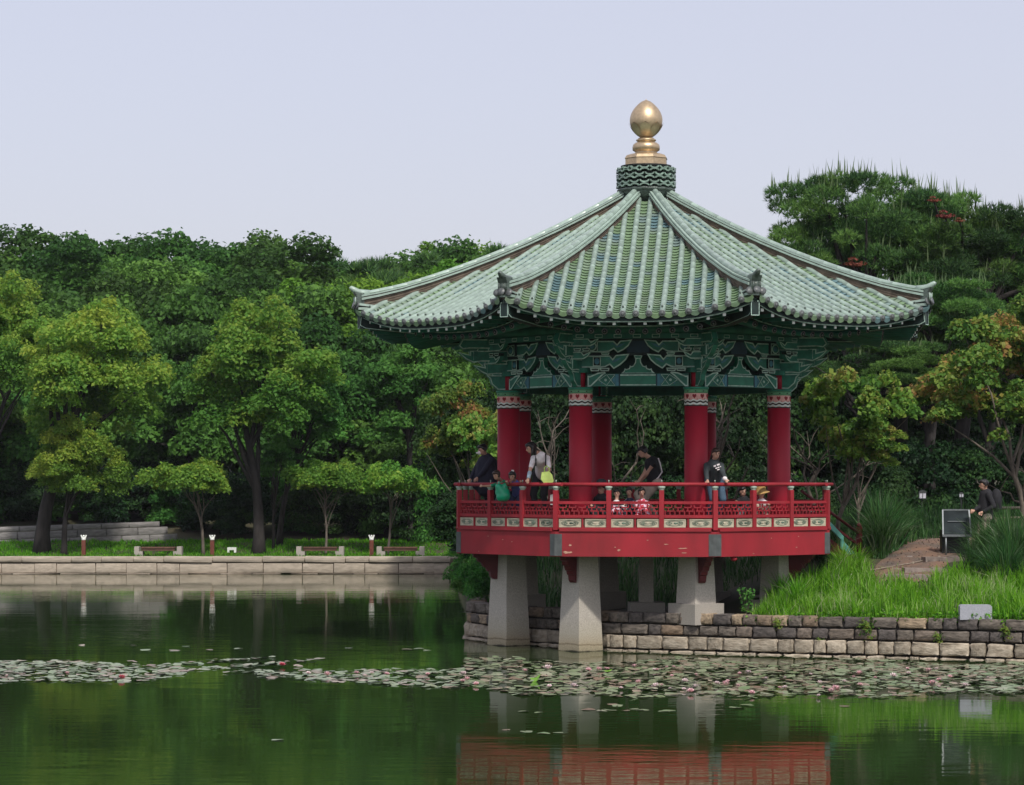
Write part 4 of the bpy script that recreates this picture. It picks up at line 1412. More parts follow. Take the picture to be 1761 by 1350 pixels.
def limb_mesh(mb, base, tips, r0, seed, lean=(0, 0), n=8, wob=.12, fork=.45, mi=0):
    """tapered trunk forking into limbs that reach the given tips"""
    r = random.Random(seed)
    base = Vector(base)
    c = sum((Vector(t) for t in tips), Vector()) / len(tips)
    top = base.lerp(c, fork); top.x += lean[0]; top.y += lean[1]
    pts = []
    for i in range(7):
        t = i / 6
        p = base.lerp(top, t); p.x = base.x + (top.x - base.x) * t * t; p.x += math.sin(t * 5 + seed) * wob * t; p.y += math.cos(t * 4 + seed) * wob * t
        pts.append(p)
    rad = [r0 * (1.35 if i == 0 else 1.05 - .55 * i / 6) for i in range(7)]
    mb.tube(pts, rad, n, mi)
    for k, tp in enumerate(tips):
        tp = Vector(tp); s = pts[r.choice([3, 4, 5, 6])]
        mid = s.lerp(tp, .5); mid.z += (tp - s).length * .08; mid.x += r.uniform(-.15, .15)
        q1 = s.lerp(mid, .5) + Vector((r.uniform(-.1, .1), r.uniform(-.1, .1), .05))
        mb.tube([s, q1, mid, tp], [r0 * .42, r0 * .32, r0 * .22, r0 * .06], 6, mi, None, False)


TREES = []


def tree(name, label, cat, group, kind, x, y, ztop, sx=1.0, sz=None, variant=0, r0=.2, rz=None, trunk=True, barkm='bark', ntips=9, zc=None, lean=(0, 0)):
    me, C = CR[kind][variant % len(CR[kind])]
    H = {'dark': 4.6, 'bright': 4.2, 'olive': 3.2, 'fresh': 3.1, 'low': .85, 'hedge': 1.9, 'pine': 2.9, 'farpine': 3.1}[kind]
    sz = sz if sz is not None else sx
    zg = height(x, y) - .1
    root = empty(name, (x, y, zg), 0, label, cat, group)
    zc_ = (zc if zc is not None else ztop - H * sz) - zg
    rz = rnd.uniform(0, 6.28) if rz is None else rz
    Mx = Matrix.Translation((0, 0, zc_)) @ Matrix.Rotation(rz, 4, 'Z') @ Matrix.Diagonal((sx, sx, sz, 1))
    inst('crown', me, root, Mx)
    if trunk:
        mb = MB(); r = random.Random(int(x * 100))
        idx = r.sample(range(len(C)), min(ntips, len(C)))
        tips = [Mx @ Vector(C[i]) for i in idx]
        limb_mesh(mb, (lean[0] * -1.0, 0, -.1), tips, r0, int(abs(x) * 7) % 50, fork=.62)
        mb.build('trunk', M[barkm], root)
    return root


# forest beyond the far bank: the skyline of the photograph, read off at survey points
sky_pts = [(-90, 370), (-12, 372), (40, 428), (90, 412), (150, 402), (215, 404), (280, 418), (345, 402), (420, 394), (480, 408), (545, 432), (610, 425), (680, 412), (745, 440), (800, 404), (862, 402), (925, 404), (990, 420), (1060, 430)]
GD = 'trees of the dense wood behind the far bank'
MARKS = [(0, 'the left picture edge'), (72, 'the thick leaning trunk'), (144, 'the leftmost bollard lamp'), (210, 'the open lawn'), (273, 'the leftmost bench'), (365, 'the second bollard lamp'), (445, 'the tall straight trunk'), (551, 'the middle bench'), (639, 'the third bollard lamp'), (689, 'the bench nearest the pavilion'), (745, 'the end of the lawn'), (800, 'the left eave'), (865, 'the first column'), (930, 'the lime bag'), (997, 'the second column'), (1060, 'the striped child'), (1110, 'the hunched person'), (1196, 'the third column'), (1232, 'the smiling woman'), (1307, 'the straw hat'), (1345, 'the last column'), (1430, 'the end of the handrail'), (1515, 'the dark trunk pair'), (1587, 'the square lantern'), (1646, 'the sign stand'), (1690, 'the man in black'), (1740, 'the right-edge lantern'), (1820, 'the right picture edge')]


def near(px):
    m = min(MARKS, key=lambda q: abs(q[0] - px))
    d = px - m[0]
    return ('straight above ' if abs(d) <= 12 else ('a little left of ' if d < 0 else 'a little right of ')) + m[1]


fi = 0
for i, (px, py) in enumerate(sky_pts):
    Y = 126 + (i % 3) * 4
    p = spot(px, py, Y)
    bright = 585 < px < 700 or px in (800,)
    farp = px in (610, 680, 862)
    if farp:
        tree('pine_tree', {610: 'dark pine with ragged top on the skyline left of the roof', 680: 'tall dark pine showing above the bright trees near the roof', 862: 'dark far pine just above the left slope of the roof'}[px],
             'tree', None, 'farpine', p.x, Y, p.z + .3, 1.15, 1.0, 0, .2, i * 1.7)
    else:
        tree('broadleaf_tree', 'far skyline tree, ' + near(px), 'tree', GD, 'bright' if bright else 'dark', p.x, Y, p.z, .95 + .12 * (i % 2), .95, i, .25, i * 1.1)
for i, (px, py) in enumerate([(-45, 385), (22, 415), (66, 428), (120, 408), (180, 402), (250, 412), (312, 408), (382, 398), (450, 402), (512, 420), (580, 436), (640, 428), (712, 430), (770, 425), (830, 410), (895, 410)]):
    Y = 133 + (i % 2) * 3
    p = spot(px, py + 4, Y)
    tree('broadleaf_tree', 'rearmost wood crown, ' + near(px), 'tree', 'rearmost row of the far wood', 'dark', p.x, Y, p.z, .95, .95, i + 1, .25, i * 1.9)
for i, (px, py, kd) in enumerate([(-60, 470, 'dark'), (60, 470, 'dark'), (150, 465, 'dark'), (240, 470, 'dark'), (330, 455, 'dark'), (410, 460, 'dark'), (500, 455, 'dark'), (575, 470, 'bright'), (650, 462, 'bright'), (735, 455, 'bright'), (815, 440, 'bright'), (890, 450, 'dark'), (990, 470, 'dark')]):
    Y = 118 + (i % 2) * 3
    p = spot(px, py, Y)
    tree('broadleaf_tree', ('bright yellow-green' if kd == 'bright' else 'dark green') + ' second-rank tree, ' + near(px), 'tree',
         'bright trees at the edge of the far wood' if kd == 'bright' else 'second rank of the far wood', kd, p.x, Y, p.z, .95, 1.0, i, .25, i * 2.3)
for i, (px, py, kd) in enumerate([(-60, 560, 'dark'), (20, 590, 'dark'), (280, 560, 'dark'), (360, 580, 'dark'), (600, 545, 'dark'), (560, 600, 'dark'), (780, 560, 'dark'), (860, 560, 'dark'), (200, 640, 'dark'), (690, 640, 'dark'), (940, 600, 'dark')]):
    Y = 111 + (i % 3) * 1.7
    p = spot(px, py, Y)
    tree('broadleaf_tree', 'shaded low wood tree, ' + near(px), 'tree', 'shaded trees behind the lawn trees', kd, p.x, Y, p.z, .85, .95, i + 1, .22, i * 1.9)

# trees on the lawn of the far bank
def lawn_tree(label, kind, px_trunk, px, py_c, Y, sx, sz, var, r0, group=None, cat='tree', name='broadleaf_tree', bark='bark', tips=10):
    c = spot(px, py_c, Y)
    xt = (px_trunk - HX) * Y / F
    zg = height(xt, Y) - .05
    root = empty(name, (xt, Y, zg), 0, label, cat, group)
    me, C = CR[kind][var % len(CR[kind])]
    Mx = Matrix.Translation((c.x - xt, 0, c.z - zg)) @ Matrix.Rotation(px * .7, 4, 'Z') @ Matrix.Diagonal((sx, sx, sz, 1))
    inst('crown', me, root, Mx)
    mb = MB(); r = random.Random(px)
    tl = [Mx @ Vector(C[i]) for i in r.sample(range(len(C)), min(tips, len(C)))]
    limb_mesh(mb, (0, 0, -.1), tl, r0, px % 40, fork=.72, wob=.07)
    mb.build('trunk', M[bark], root)
    return root


lawn_tree('large yellow-green tree with thick trunk by the ramp wall at far left', 'olive', 72, 150, 650, 100.6, .98, 1.02, 0, .30)
lawn_tree('olive tree with rounded top at the left picture edge behind the large one', 'olive', -40, 25, 600, 105, .85, .95, 1, .13)
lawn_tree('leafy lower tree crown in front of the thick trunk at far left', 'olive', 110, 135, 800, 99.9, .62, .62, 1, .12)
lawn_tree('tall olive-topped tree with straight dark trunk between the benches', 'olive', 445, 465, 660, 100.4, 1.02, 1.02, 1, .23)
lawn_tree('green side crown leaning right of the tall olive-topped tree', 'fresh', 480, 540, 700, 102.5, .75, .8, 0, .12)
lawn_tree('bright green slender tree with dark trunk near the left eave', 'fresh', 708, 690, 690, 103.5, .98, 1.0, 0, .16)
lawn_tree('low spreading tree with forked pale stem behind the left bench', 'low', 350, 325, 822, 100.0, 1.05, 1.0, 0, .07, bark='bark_pale')
lawn_tree('small lollipop tree with thin pale stem behind the middle bench', 'low', 560, 560, 822, 100.0, .88, .95, 0, .055, bark='bark_pale')
lawn_tree('small lollipop tree with thin pale stem behind the right bench', 'low', 667, 680, 826, 100.0, .88, .95, 0, .055, bark='bark_pale')
lawn_tree('light green sapling beside the straight dark trunk', 'fresh', 470, 482, 790, 101.5, .40, .42, 0, .06)

# hedge bank behind the lawn
for i, px in enumerate(range(-60, 860, 62)):
    Y = 106.2 + (i % 2) * .9
    p = spot(px, 870 - (i % 3) * 12, Y)
    if px < 330: Y += 3.2; p = spot(px, 850, Y)
    zg = height(p.x, Y)
    root = empty('hedge_shrub', (p.x, Y, zg - .1), 0, 'dense dark hedge shrub behind the lawn, ' + near(px), 'shrub', 'shrubs of the hedge bank')
    me, C = CR['hedge'][0 if i % 3 else 1]
    inst('leaves', me, root, Matrix.Translation((0, 0, 1.15)) @ Matrix.Rotation(i * 1.3, 4, 'Z') @ Matrix.Diagonal((.9, .9, .95, 1)))
for i, px in enumerate((700, 745, 790, 815)):
    p = spot(px, 860, 104.0)
    root = empty('hedge_shrub', (p.x, 104.0, height(p.x, 104)), 0, ['shrub left of the pavilion by the wall end, leftmost of four', 'shrub left of the pavilion, second of four', 'shrub left of the pavilion, third of four', 'glossy shrub touching the left end of the red deck'][i], 'shrub', 'shrub mass left of the pavilion')
    inst('leaves', CR['hedge'][i % 2][0], root, Matrix.Translation((0, 0, 1.3)) @ Matrix.Rotation(i * 2.3, 4, 'Z') @ Matrix.Diagonal((.8, .8, 1.25, 1)))

# behind and right of the pavilion
for i, (px, Y, top, sx) in enumerate([(830, 72, 640, .9), (900, 76, 620, 1.0), (965, 70, 650, .85), (1035, 74, 630, 1.0), (1105, 71, 640, .9), (1180, 75, 625, 1.0), (1250, 70, 645, .85), (1320, 76, 600, 1.0), (1395, 73, 620, .95), (1470, 78, 560, 1.1), (1520, 88, 640, 1.1), (1590, 87, 630, 1.1), (1660, 88, 640, 1.1), (1560, 82, 560, 1.1), (1650, 80, 560, 1.1), (1740, 82, 560, 1.1), (1830, 80, 560, 1.1)]):
    p = spot(px, top, Y)
    tree('understory_tree', 'dark thicket tree behind the pavilion, ' + near(px), 'tree', 'thicket behind the pavilion', 'hedge', p.x, Y, p.z, sx * .95, 1.25, 0, .08, i * 1.7, ntips=5)
for i, (px, Y, zc_, s) in enumerate([(800, 66, 2.3, .5), (850, 68, 2.0, .7), (925, 67, 1.9, .75), (990, 69, 2.2, .8), (1060, 67, 1.9, .7), (1130, 68, 2.1, .8), (1200, 67, 1.9, .7), (1270, 69, 2.2, .8), (1345, 68, 2.2, .75), (1420, 68, 2.4, .6), (1500, 71, 2.9, .7), (1590, 73, 3.1, .8), (1680, 74, 3.2, .8), (1770, 74, 3.3, .8)]):
    x = (px - HX) * Y / F
    root = empty('understory_shrub', (x, Y, height(x, Y) - .1), 0, 'dark low shrub on the rear bank, ' + near(px), 'shrub', 'shrubs behind the pavilion')
    inst('leaves', CR['hedge'][0][0], root, Matrix.Translation((0, 0, zc_ - height(x, Y) + .1)) @ Matrix.Rotation(i * 2.1, 4, 'Z') @ Matrix.Diagonal((s, s, s * 1.1, 1)))
# taller dark trees behind so no sky shows through the colonnade
for i, (px, Y, top) in enumerate([(900, 92, 520), (980, 90, 540), (1060, 94, 520), (1140, 90, 540), (1220, 93, 520), (1300, 91, 500), (1370, 92, 470), (1440, 95, 430), (1540, 95, 420), (1640, 95, 420), (1750, 95, 420), (1850, 95, 420)]):
    p = spot(px, top, Y)
    tree('broadleaf_tree', 'dark tall rear tree, ' + near(px), 'tree', 'tall trees behind the pavilion', 'dark', p.x, Y, p.z, .8, .95, i, .2, i * 1.3, ntips=5)

# bare-limbed small trees seen between the columns
def bare_tree(label, px, Y, top_px, seed, r0=.09, branches=9, spread=1.1, bark='bark_pale', zsh=0.0):
    base_x = (px - HX) * Y / F; zg = height(base_x, Y)
    zt = EYE - (top_px - HY) * Y / F
    root = empty('bare_limbed_tree', (base_x, Y, zg - .05), 0, label, 'tree')
    r = random.Random(seed); mb = MB()
    Ht = zt - zg
    pts = [(r.uniform(-.08, .08) * i, r.uniform(-.05, .05), Ht * .55 * i / 4) for i in range(5)]
    mb.tube(pts, [r0, r0 * .85, r0 * .75, r0 * .68, r0 * .6], 8)
    tops = []
    for b in range(branches):
        s = Vector(pts[r.choice([2, 3, 4])]); d = Vector((r.uniform(-1, 1) * spread, r.uniform(-.6, .6), r.uniform(.3, 1.0) * Ht * .45))
        q = [s]; cur = s
        for j in range(5):
            cur = cur + d / 5 + Vector((r.uniform(-.13, .13), r.uniform(-.1, .1), r.uniform(-.08, .1))); q.append(cur)
        mb.tube(q, [r0 * .5, r0 * .42, r0 * .34, r0 * .26, r0 * .18, r0 * .08], 6, 0, None, False)
        tops.append(cur)
        for _ in range(3):
            s2 = q[r.choice([2, 3, 4])]; e2 = s2 + Vector((r.uniform(-.5, .5), r.uniform(-.3, .3), r.uniform(-.1, .5)))
            mb.tube([s2, s2.lerp(e2, .5) + Vector((0, 0, .06)), e2], [r0 * .2, r0 * .14, r0 * .05], 5, 0, None, False)
    mb.build('trunk', M[bark], root)
    return root


bare_tree('thin pale tree with forked branches seen right of the third front column', 1243, 63, 640, 3, .085, 10, .9)
bare_tree('bent bare tree seen between the two middle front columns', 1075, 64, 640, 5, .04, 7, .8)
bare_tree('grey twiggy tree seen between the first and second columns', 935, 65, 650, 8, .05, 8, .9)
bare_tree('low wide-branching bare tree right of the last column', 1400, 62.5, 700, 11, .06, 8, 1.6)
bare_tree('pale-branched tree reaching in at the right picture edge', 1775, 63, 720, 14, .08, 9, 1.7)

# near leafy trees
me_n1, C_n1 = crown_mesh('leafy_crown', 31, (1.35, 1.1, 1.2), 34, (.20, .42), 6800, .115, L['near'], up=.35, flat=.8, lo=-.9, asp=.75, top_tint=.18, hang=.3)
me_n2, C_n2 = crown_mesh('leafy_crown', 32, (2.1, 1.6, 1.75), 54, (.25, .52), 15500, .115, L['tinted'], up=.35, flat=.8, lo=-.85, asp=.75, top_tint=.05, hang=.3)


def near_tree(label, px_base, px, py, Y, me, C, s, sz, r0=.07, bark='bark_pale', tips=8, rz=0.0, zb=None):
    c = spot(px, py, Y); xb = (px_base - HX) * Y / F; zg = height(xb, Y) if zb is None else zb
    root = empty('broadleaf_tree', (xb, Y, zg - .05), 0, label, 'tree')
    Mx = Matrix.Translation((c.x - xb, 0, c.z - zg)) @ Matrix.Rotation(rz, 4, 'Z') @ Matrix.Diagonal((s, s, sz, 1))
    inst('crown', me, root, Mx)
    mb = MB(); r = random.Random(px)
    limb_mesh(mb, (0, 0, -.1), [Mx @ Vector(C[i]) for i in r.sample(range(len(C)), tips)], r0, px % 30, fork=.5, wob=.12)
    mb.build('trunk', M[bark], root)


near_tree('small leafy tree with yellow-green leaves just right of the pavilion brackets', 1440, 1468, 712, 60.5, me_n1, C_n1, 1.0, 1.12)
near_tree('low leafy branch mass lower right of the small leafy tree', 1470, 1500, 765, 60.2, me_n1, C_n1, .62, .5, .04, rz=2.0)
near_tree('tree with reddening leaves at the right picture edge', 1760, 1705, 660, 62, me_n2, C_n2, 1.0, 1.0, .10)
near_tree('second reddening tree partly outside the right picture edge', 1850, 1800, 590, 64, me_n2, C_n2, .9, .9, .10, rz=1.5)
near_tree('orange-tipped leafy tree just left of the pavilion columns', 830, 795, 735, 70, me_n2, C_n2, .62, .78, .06, rz=3.0)
near_tree('leafy shrub tree under the left eave beside the first column', 850, 840, 770, 68, me_n1, C_n1, .8, 1.0, .05, rz=1.0)

# pines on the right
def pine(label, px_trunk, px, py, Y, var, s, sz, r0, rz, group=None):
    c = spot(px, py, Y); xt = (px_trunk - HX) * Y / F; zg = height(xt, Y)
    root = empty('pine_tree', (xt, Y, zg - .1), 0, label, 'tree', group)
    me, C = CR['pine'][var]
    Mx = Matrix.Translation((c.x - xt, 0, c.z - zg)) @ Matrix.Rotation(rz, 4, 'Z') @ Matrix.Diagonal((s, s, sz, 1))
    inst('crown', me, root, Mx)
    mb = MB(); r = random.Random(px)
    limb_mesh(mb, (0, 0, -.1), [Mx @ Vector(C[i]) for i in r.sample(range(len(C)), 14)], r0, px % 30, fork=.8, wob=.18)
    mb.build('trunk', M['bark'], root)


pine('tall pine with upright candles nearest the roof on the right', 1510, 1455, 405, 75, 0, .86, .82, .27, .3)
pine('second tall pine with candles above the right roof corner', 1545, 1560, 420, 77, 1, .95, .92, .25, 2.1)
pine('pine at the right picture edge with reddish patches', 1650, 1690, 455, 76, 0, .95, .82, .26, 4.0)
pine('pine cut by the right picture edge', 1800, 1790, 460, 78, 1, 1.0, .9, .26, 5.0)
pine('lower pine behind the right end of the eave', 1600, 1600, 545, 73, 1, .85, .6, .20, 1.0)
pine('lower pine left part behind the leafy tree', 1480, 1500, 635, 72, 0, .80, .40, .18, 3.0)
pine('low dark pine over the lanterns at right', 1700, 1690, 600, 74, 1, .9, .6, .2, 5.6)
# small red-brown dying sprays in the pines
L['rust'] = leaf_mat('rusty_needles', [(0.16, 0.045, 0.025), (0.28, 0.09, 0.04)], .2)
me_r, _ = crown_mesh('rusty_spray', 41, (.30, .3, .26), 9, (.12, .22), 420, .11, L['rust'], lo=-1)
for i, (px, py, Y, s) in enumerate([(1470, 455, 72.5, .72), (1625, 372, 73.5, .62), (1606, 345, 73.6, .45), (1650, 380, 73.5, .35)]):
    root = empty('rusty_branch', spot(px, py, Y), 0, ['rust-red spray of dead needles just above the roof slope', 'larger rust-red spray high in the right pine', 'small orange spray left of the larger one', 'smallest orange spray right of the larger one'][i], 'branch')
    inst('leaves', me_r, root, Matrix.Diagonal((s, s, s, 1)))
    mb = MB(); mb.tube([(.0, .0, 0), (.2, .6, -.3), (.3, 1.4, -.6)], [.02, .035, .05], 5); mb.build('twig', M['bark'], root)

# bush hanging over the corner of the pond left of the first pile
me_b, _ = crown_mesh('overhanging_leaves', 45, (.62, .9, .85), 30, (.2, .36), 5200, .12, L['fresh'], lo=-1, flat=.9, hang=.5, asp=.35)
for i, (x, y, z, s, lb) in enumerate([(-.78, 58.9, 1.25, .62, 'leafy bush spilling over the stone wall left of the first pile'), (-.85, 61.5, 1.15, .62, 'bush behind the one at the wall corner, left of the pavilion piles'),
                                      (-.95, 66, 1.2, .7, 'farther shoreline bush left of the pavilion'), (-1.1, 75, 1.2, .9, 'shoreline bush where the far wall ends')]):
    root = empty('shoreline_bush', (x, y, .5), 0, lb, 'bush')
    inst('leaves', me_b, root, Matrix.Translation((0, 0, z - .5)) @ Matrix.Rotation(i * 1.7, 4, 'Z') @ Matrix.Diagonal((s, s, s, 1)))


# ------------------------------------------------------------------ grass
def blades(name, seed, pts, h, wd, mt, bend=.35, tint=(.2, .8), seeds=0.0):
    R = np.random.default_rng(seed); n = len(pts)
    base = np.array(pts)
    H = R.uniform(h[0], h[1], n) * (1 + .28 * np.sin(base[:, 0] * 4.1 + 1) * np.sin(base[:, 1] * 3.3) + .15 * np.sin(base[:, 0] * 9.7)); a = R.uniform(0, 2 * np.pi, n); b = np.abs(R.normal(size=n)) * bend * H
    dx = np.cos(a) * b; dy = np.sin(a) * b
    a2 = R.uniform(0, np.pi, n); sx = np.cos(a2) * wd * .5; sy = np.sin(a2) * wd * .5
    mid = base + np.stack([dx * .3, dy * .3, H * .6], 1); tip = base + np.stack([dx, dy, H * (1 - .25 * (b / H) ** 2)], 1)
    side = np.stack([sx, sy, np.zeros(n)], 1)
    V = np.stack([base - side, base + side, mid + side * .8, mid - side * .8, tip + side * .15, tip - side * .15], 1).reshape(-1, 3)
    i0 = np.arange(n) * 6
    Fi = np.concatenate([np.stack([i0, i0 + 1, i0 + 2, i0 + 3], 1), np.stack([i0 + 3, i0 + 2, i0 + 4, i0 + 5], 1)])
    T = (R.uniform(tint[0], tint[1], n) + .18 * np.sin(base[:, 0] * 2.3 + 2) * np.sin(base[:, 1] * 1.9)).clip(0, .97)
    if seeds: T = np.where(R.random(n) < seeds, 1.0, T)
    T = np.concatenate([T, T])
    return np_mesh(name, V, Fi, 4, mt, T)


rg = np.random.default_rng(77)
pts = []
while len(pts) < 17000:
    x = rg.uniform(4.9, 14.5); wy = wall_y(x); d = rg.uniform(.12, 3.4)
    if x < 5.6 and d > 1.2 + (x - 4.9) * 2.5: continue
    if abs(x - 9.0) < .42 and d < .9: continue
    # bare path patch
    if 7.5 < x < 8.7 and d > 2.5 + .25 * math.sin(x * 5): continue
    pts.append((x, wy + d, height(x, wy + d) - .03))
me = blades('bright_grass', 1, pts, (.24, .54), .024, L['grass'], .38, (.12, .85), .035)
tag(inst('grass', me, None), 'long bright green grass along the top of the stone wall', None, None, 'stuff')
pts = []
while len(pts) < 6000:
    x = rg.uniform(4.6, 14.5); wy = wall_y(x); d = rg.uniform(.02, .8)
    pts.append((x, wy + d, height(x, wy + d) - .02))
R = np.random.default_rng(5); P_ = np.array(pts); P_[:, 2] += R.uniform(0, .20, len(P_))
nn = R.normal(size=P_.shape) * .5 + np.array([0, -.3, .6]); nn /= np.linalg.norm(nn, axis=1, keepdims=True)
V, Fi = leaf_quads(P_, nn, R.uniform(.05, .10, len(P_)), R, .55)
me = np_mesh('ground_cover_leaves', V, Fi, 4, L['grass'], R.uniform(0, .7, len(P_)))
tag(inst('ground_cover', me, None), 'low leafy weeds along the foot of the grass above the wall', None, None, 'stuff')

pts = []
while len(pts) < 26000:
    x = rg.uniform(-23, -1.4); y = rg.uniform(98.2, 104)
    pts.append((x, y, height(x, y) - .02))
me = blades('lawn_blades', 2, pts, (.06, .16), .035, L['grass'], .5, (0, .6))
tag(inst('lawn_grass', me, None), 'narrow strip of mown lawn along the far bank', None, None, 'stuff')

# sparse rough grass on the rising bank right of and behind the pavilion
pts = []
while len(pts) < 16000:
    x = rg.uniform(-.6, 16); y = rg.uniform(59, 70)
    if abs(x - (7.9 + (y - 53.9) * .33)) < .8 and y < 62: continue
    pts.append((x, y, height(x, y) - .03))
me = blades('rough_grass_blades', 3, pts, (.2, .55), .028, L['sedge'], .4, (0, .7))
tag(inst('rough_grass', me, None), 'shaded rough grass on the bank behind the pavilion', None, None, 'stuff')

# tussocks
def tussock(seed, n=520, r=.34, h=(.5, 1.1), mt='sedge'):
    R = np.random.default_rng(seed); a = R.uniform(0, 6.28, n); q = r * np.sqrt(R.random(n)) * .5
    return blades('tussock', seed, np.stack([np.cos(a) * q, np.sin(a) * q, np.zeros(n)], 1), h, .020, L[mt], .55, (.1, .8), .03)


tus = [tussock(1), tussock(2), tussock(3, 420, .3, (.35, .8), 'grass')]
for i, (px, Y, v, s) in enumerate([(1524, 59.6, 0, 1.1), (1500, 61.0, 1, 1.2), (1512, 58.0, 0, 1.25), (1530, 58.8, 1, 1.2), (1545, 60.2, 0, 1.1), (1498, 61.5, 1, 1.2), (1478, 63, 0, .9), (1722, 54.2, 1, 1.15), (1742, 54.8, 0, 1.3), (1757, 54.0, 1, 1.3), (1735, 53.0, 0, 1.0), (1770, 55, 0, 1.3), (1700, 53.4, 1, .8), (1688, 56.0, 1, .95), (1707, 56.2, 0, 1.0), (1676, 55.6, 1, .7),
                                   (1345, 53.9, 2, 1.0), (1365, 53.2, 2, 1.0), (1390, 54.0, 2, .9), (1450, 55.0, 2, 1.0), (1420, 56.4, 0, .7), (1480, 55.4, 2, .9)]):
    x = (px - HX) * Y / F
    root = empty('grass_tussock', (x, Y, height(x, Y) - .03), i * 1.1, 'arching grass tussock, ' + near(px) + (', nearest the wall' if Y < 54.1 else (', a step behind' if Y < 55.3 else (', two steps behind' if Y < 58.7 else (', up the bank' if Y < 60.4 else ', highest up the bank')))), 'grass clump',
                 'tussocks at the right end' if px > 1690 else ('sedge tussocks behind the stair' if v != 2 else 'tussocks by the right-hand pile'))
    inst('blades', tus[v], root, Matrix.Diagonal((s, s, s, 1)))

# small creepers hanging over the stone wall
me_c, _ = crown_mesh('hanging_creeper', 51, (.16, .10, .22), 9, (.07, .13), 260, .055, L['near'], lo=-1, flat=1.0, hang=.6)
for i, (x_, z_, s_, lb_) in enumerate([(7.0, .62, 1.1, 'creeper hanging over the wall below the middle of the bright grass'), (3.0 + 2.3, .66, .6, 'small weed tuft in the top course near the plinth'), (9.55, .60, .8, 'creeper on the wall at the right below the granite block'), (8.3, .45, .6, 'little fern growing from a joint halfway along the wall'), (6.1, .30, .5, 'tiny weed low in the wall joints right of the piles')]):
    root = empty('wall_creeper', (x_, wall_y(x_) - .02, z_), 0, lb_, 'plant')
    inst('leaves', me_c, root, Matrix.Diagonal((s_, s_ * .8, s_, 1)))
# leafy weed at the foot of the right pile
root = empty('leafy_weed', (spot(1284, 1060, 52.6).x, 52.6, .76), 0, 'single upright leafy weed on the wall beside the plinth', 'plant')
mb = MB(); R = np.random.default_rng(9)
for i in range(5):
    mb.tube([(0, 0, 0), (.04 * (i - 2), .02, .25), (.07 * (i - 2), 0, .42 + .05 * (i % 3))], [.008, .006, .003], 5)
mb.build('stem', M['bark_pale'], root)
pts = np.array([(R.uniform(-.17, .17) * (z / .5 * .5 + .5), R.uniform(-.12, .12), z) for z in R.uniform(.06, .55, 150)])
nn = R.normal(size=pts.shape) * .6 + np.array([0, -.5, .5]); nn /= np.linalg.norm(nn, axis=1, keepdims=True)
V, Fi = leaf_quads(pts, nn, R.uniform(.05, .09, len(pts)), R, .6)
inst('leaves', np_mesh('weed_leaves', V, Fi, 4, L['fresh'], R.uniform(.3, 1, len(pts))), root)
# ------------------------------------------------------------------ water lilies
def lily_mat():
    m = bpy.data.materials.new('lily_pad_leaf'); m.use_nodes = True
    t = m.node_tree; b = t.nodes["Principled BSDF"]
    at = t.nodes.new("ShaderNodeAttribute"); at.attribute_name = 'tint'
    oi = t.nodes.new("ShaderNodeObjectInfo")
    ad = t.nodes.new("ShaderNodeMath"); ad.operation = 'ADD'
    mu = t.nodes.new("ShaderNodeMath"); mu.operation = 'MULTIPLY'; 
    t.links.new(oi.outputs['Random'], mu.inputs[0]); 
    mu.inputs[1].default_value = 1.0
    # single pads carry tint -1 so that each takes its own random value
    t.links.new(at.outputs['Fac'], ad.inputs[0]); t.links.new(mu.outputs[0], ad.inputs[1])
    fr = t.nodes.new("ShaderNodeMath"); fr.operation = 'FRACT'; t.links.new(ad.outputs[0], fr.inputs[0])
    rp = t.nodes.new("ShaderNodeValToRGB"); els = rp.color_ramp.elements
    cols = [(0, (.17, .21, .12)), (.3, (.23, .28, .17)), (.5, (.16, .23, .11)), (.68, (.30, .31, .22)), (.84, (.20, .14, .10)), (1, (.37, .32, .24))]
    while len(els) < len(cols): els.new(.5)
    for e, (p, c) in zip(els, cols): e.position = p; e.color = (*c, 1)
    t.links.new(fr.outputs[0], rp.inputs[0]); t.links.new(rp.outputs[0], b.inputs['Base Color'])
    b.inputs['Roughness'].default_value = .34
    return m


M['pad'] = lily_mat()


def pad_verts(R, r, curl=.018):
    n = 11; a0 = R.uniform(0, 6.28)
    vs = [(0, 0, .004)]
    for i in range(n):
        a = a0 + .22 + (2 * math.pi - .44) * i / (n - 1)
        q = r * R.uniform(.93, 1.05)
        vs.append((q * math.cos(a), q * math.sin(a), curl * r * 6 * max(0, math.sin(a * 2 + a0)) * R.uniform(.3, 1)))
    return vs, [(0, i, i + 1) for i in range(1, n)]


def in_patch(px, py):
    """patches of pads as surveyed from the photograph, in photo columns/rows on the water plane"""
    if px < 330 and 1137 + max(0, px - 120) * .06 < py < 1173 - max(0, px - 250) * .2: return 1
    if 215 < px < 555 and 1131 + abs(px - 470) * .03 < py < 1158 - max(0, px - 420) * .12:
        return 2 if math.sin(px * .045 + py * .55) > .25 else 0
    if 445 < px < 800 and 1152 + max(0, 560 - px) * .02 < py < 1166 + (px - 445) * .055: return 3
    if 760 < px < 1790:
        lo = 1136 + max(0, px - 1300) * .010 + (14 if px < 800 else 0) + 5 * math.sin(px * .02)
        hi = 1182 + 16 * sstep(800, 950, px) - 6 * sstep(1500, 1760, px) + 3 * math.sin(px * .03)
        if lo < py < hi: return 4
    return 0


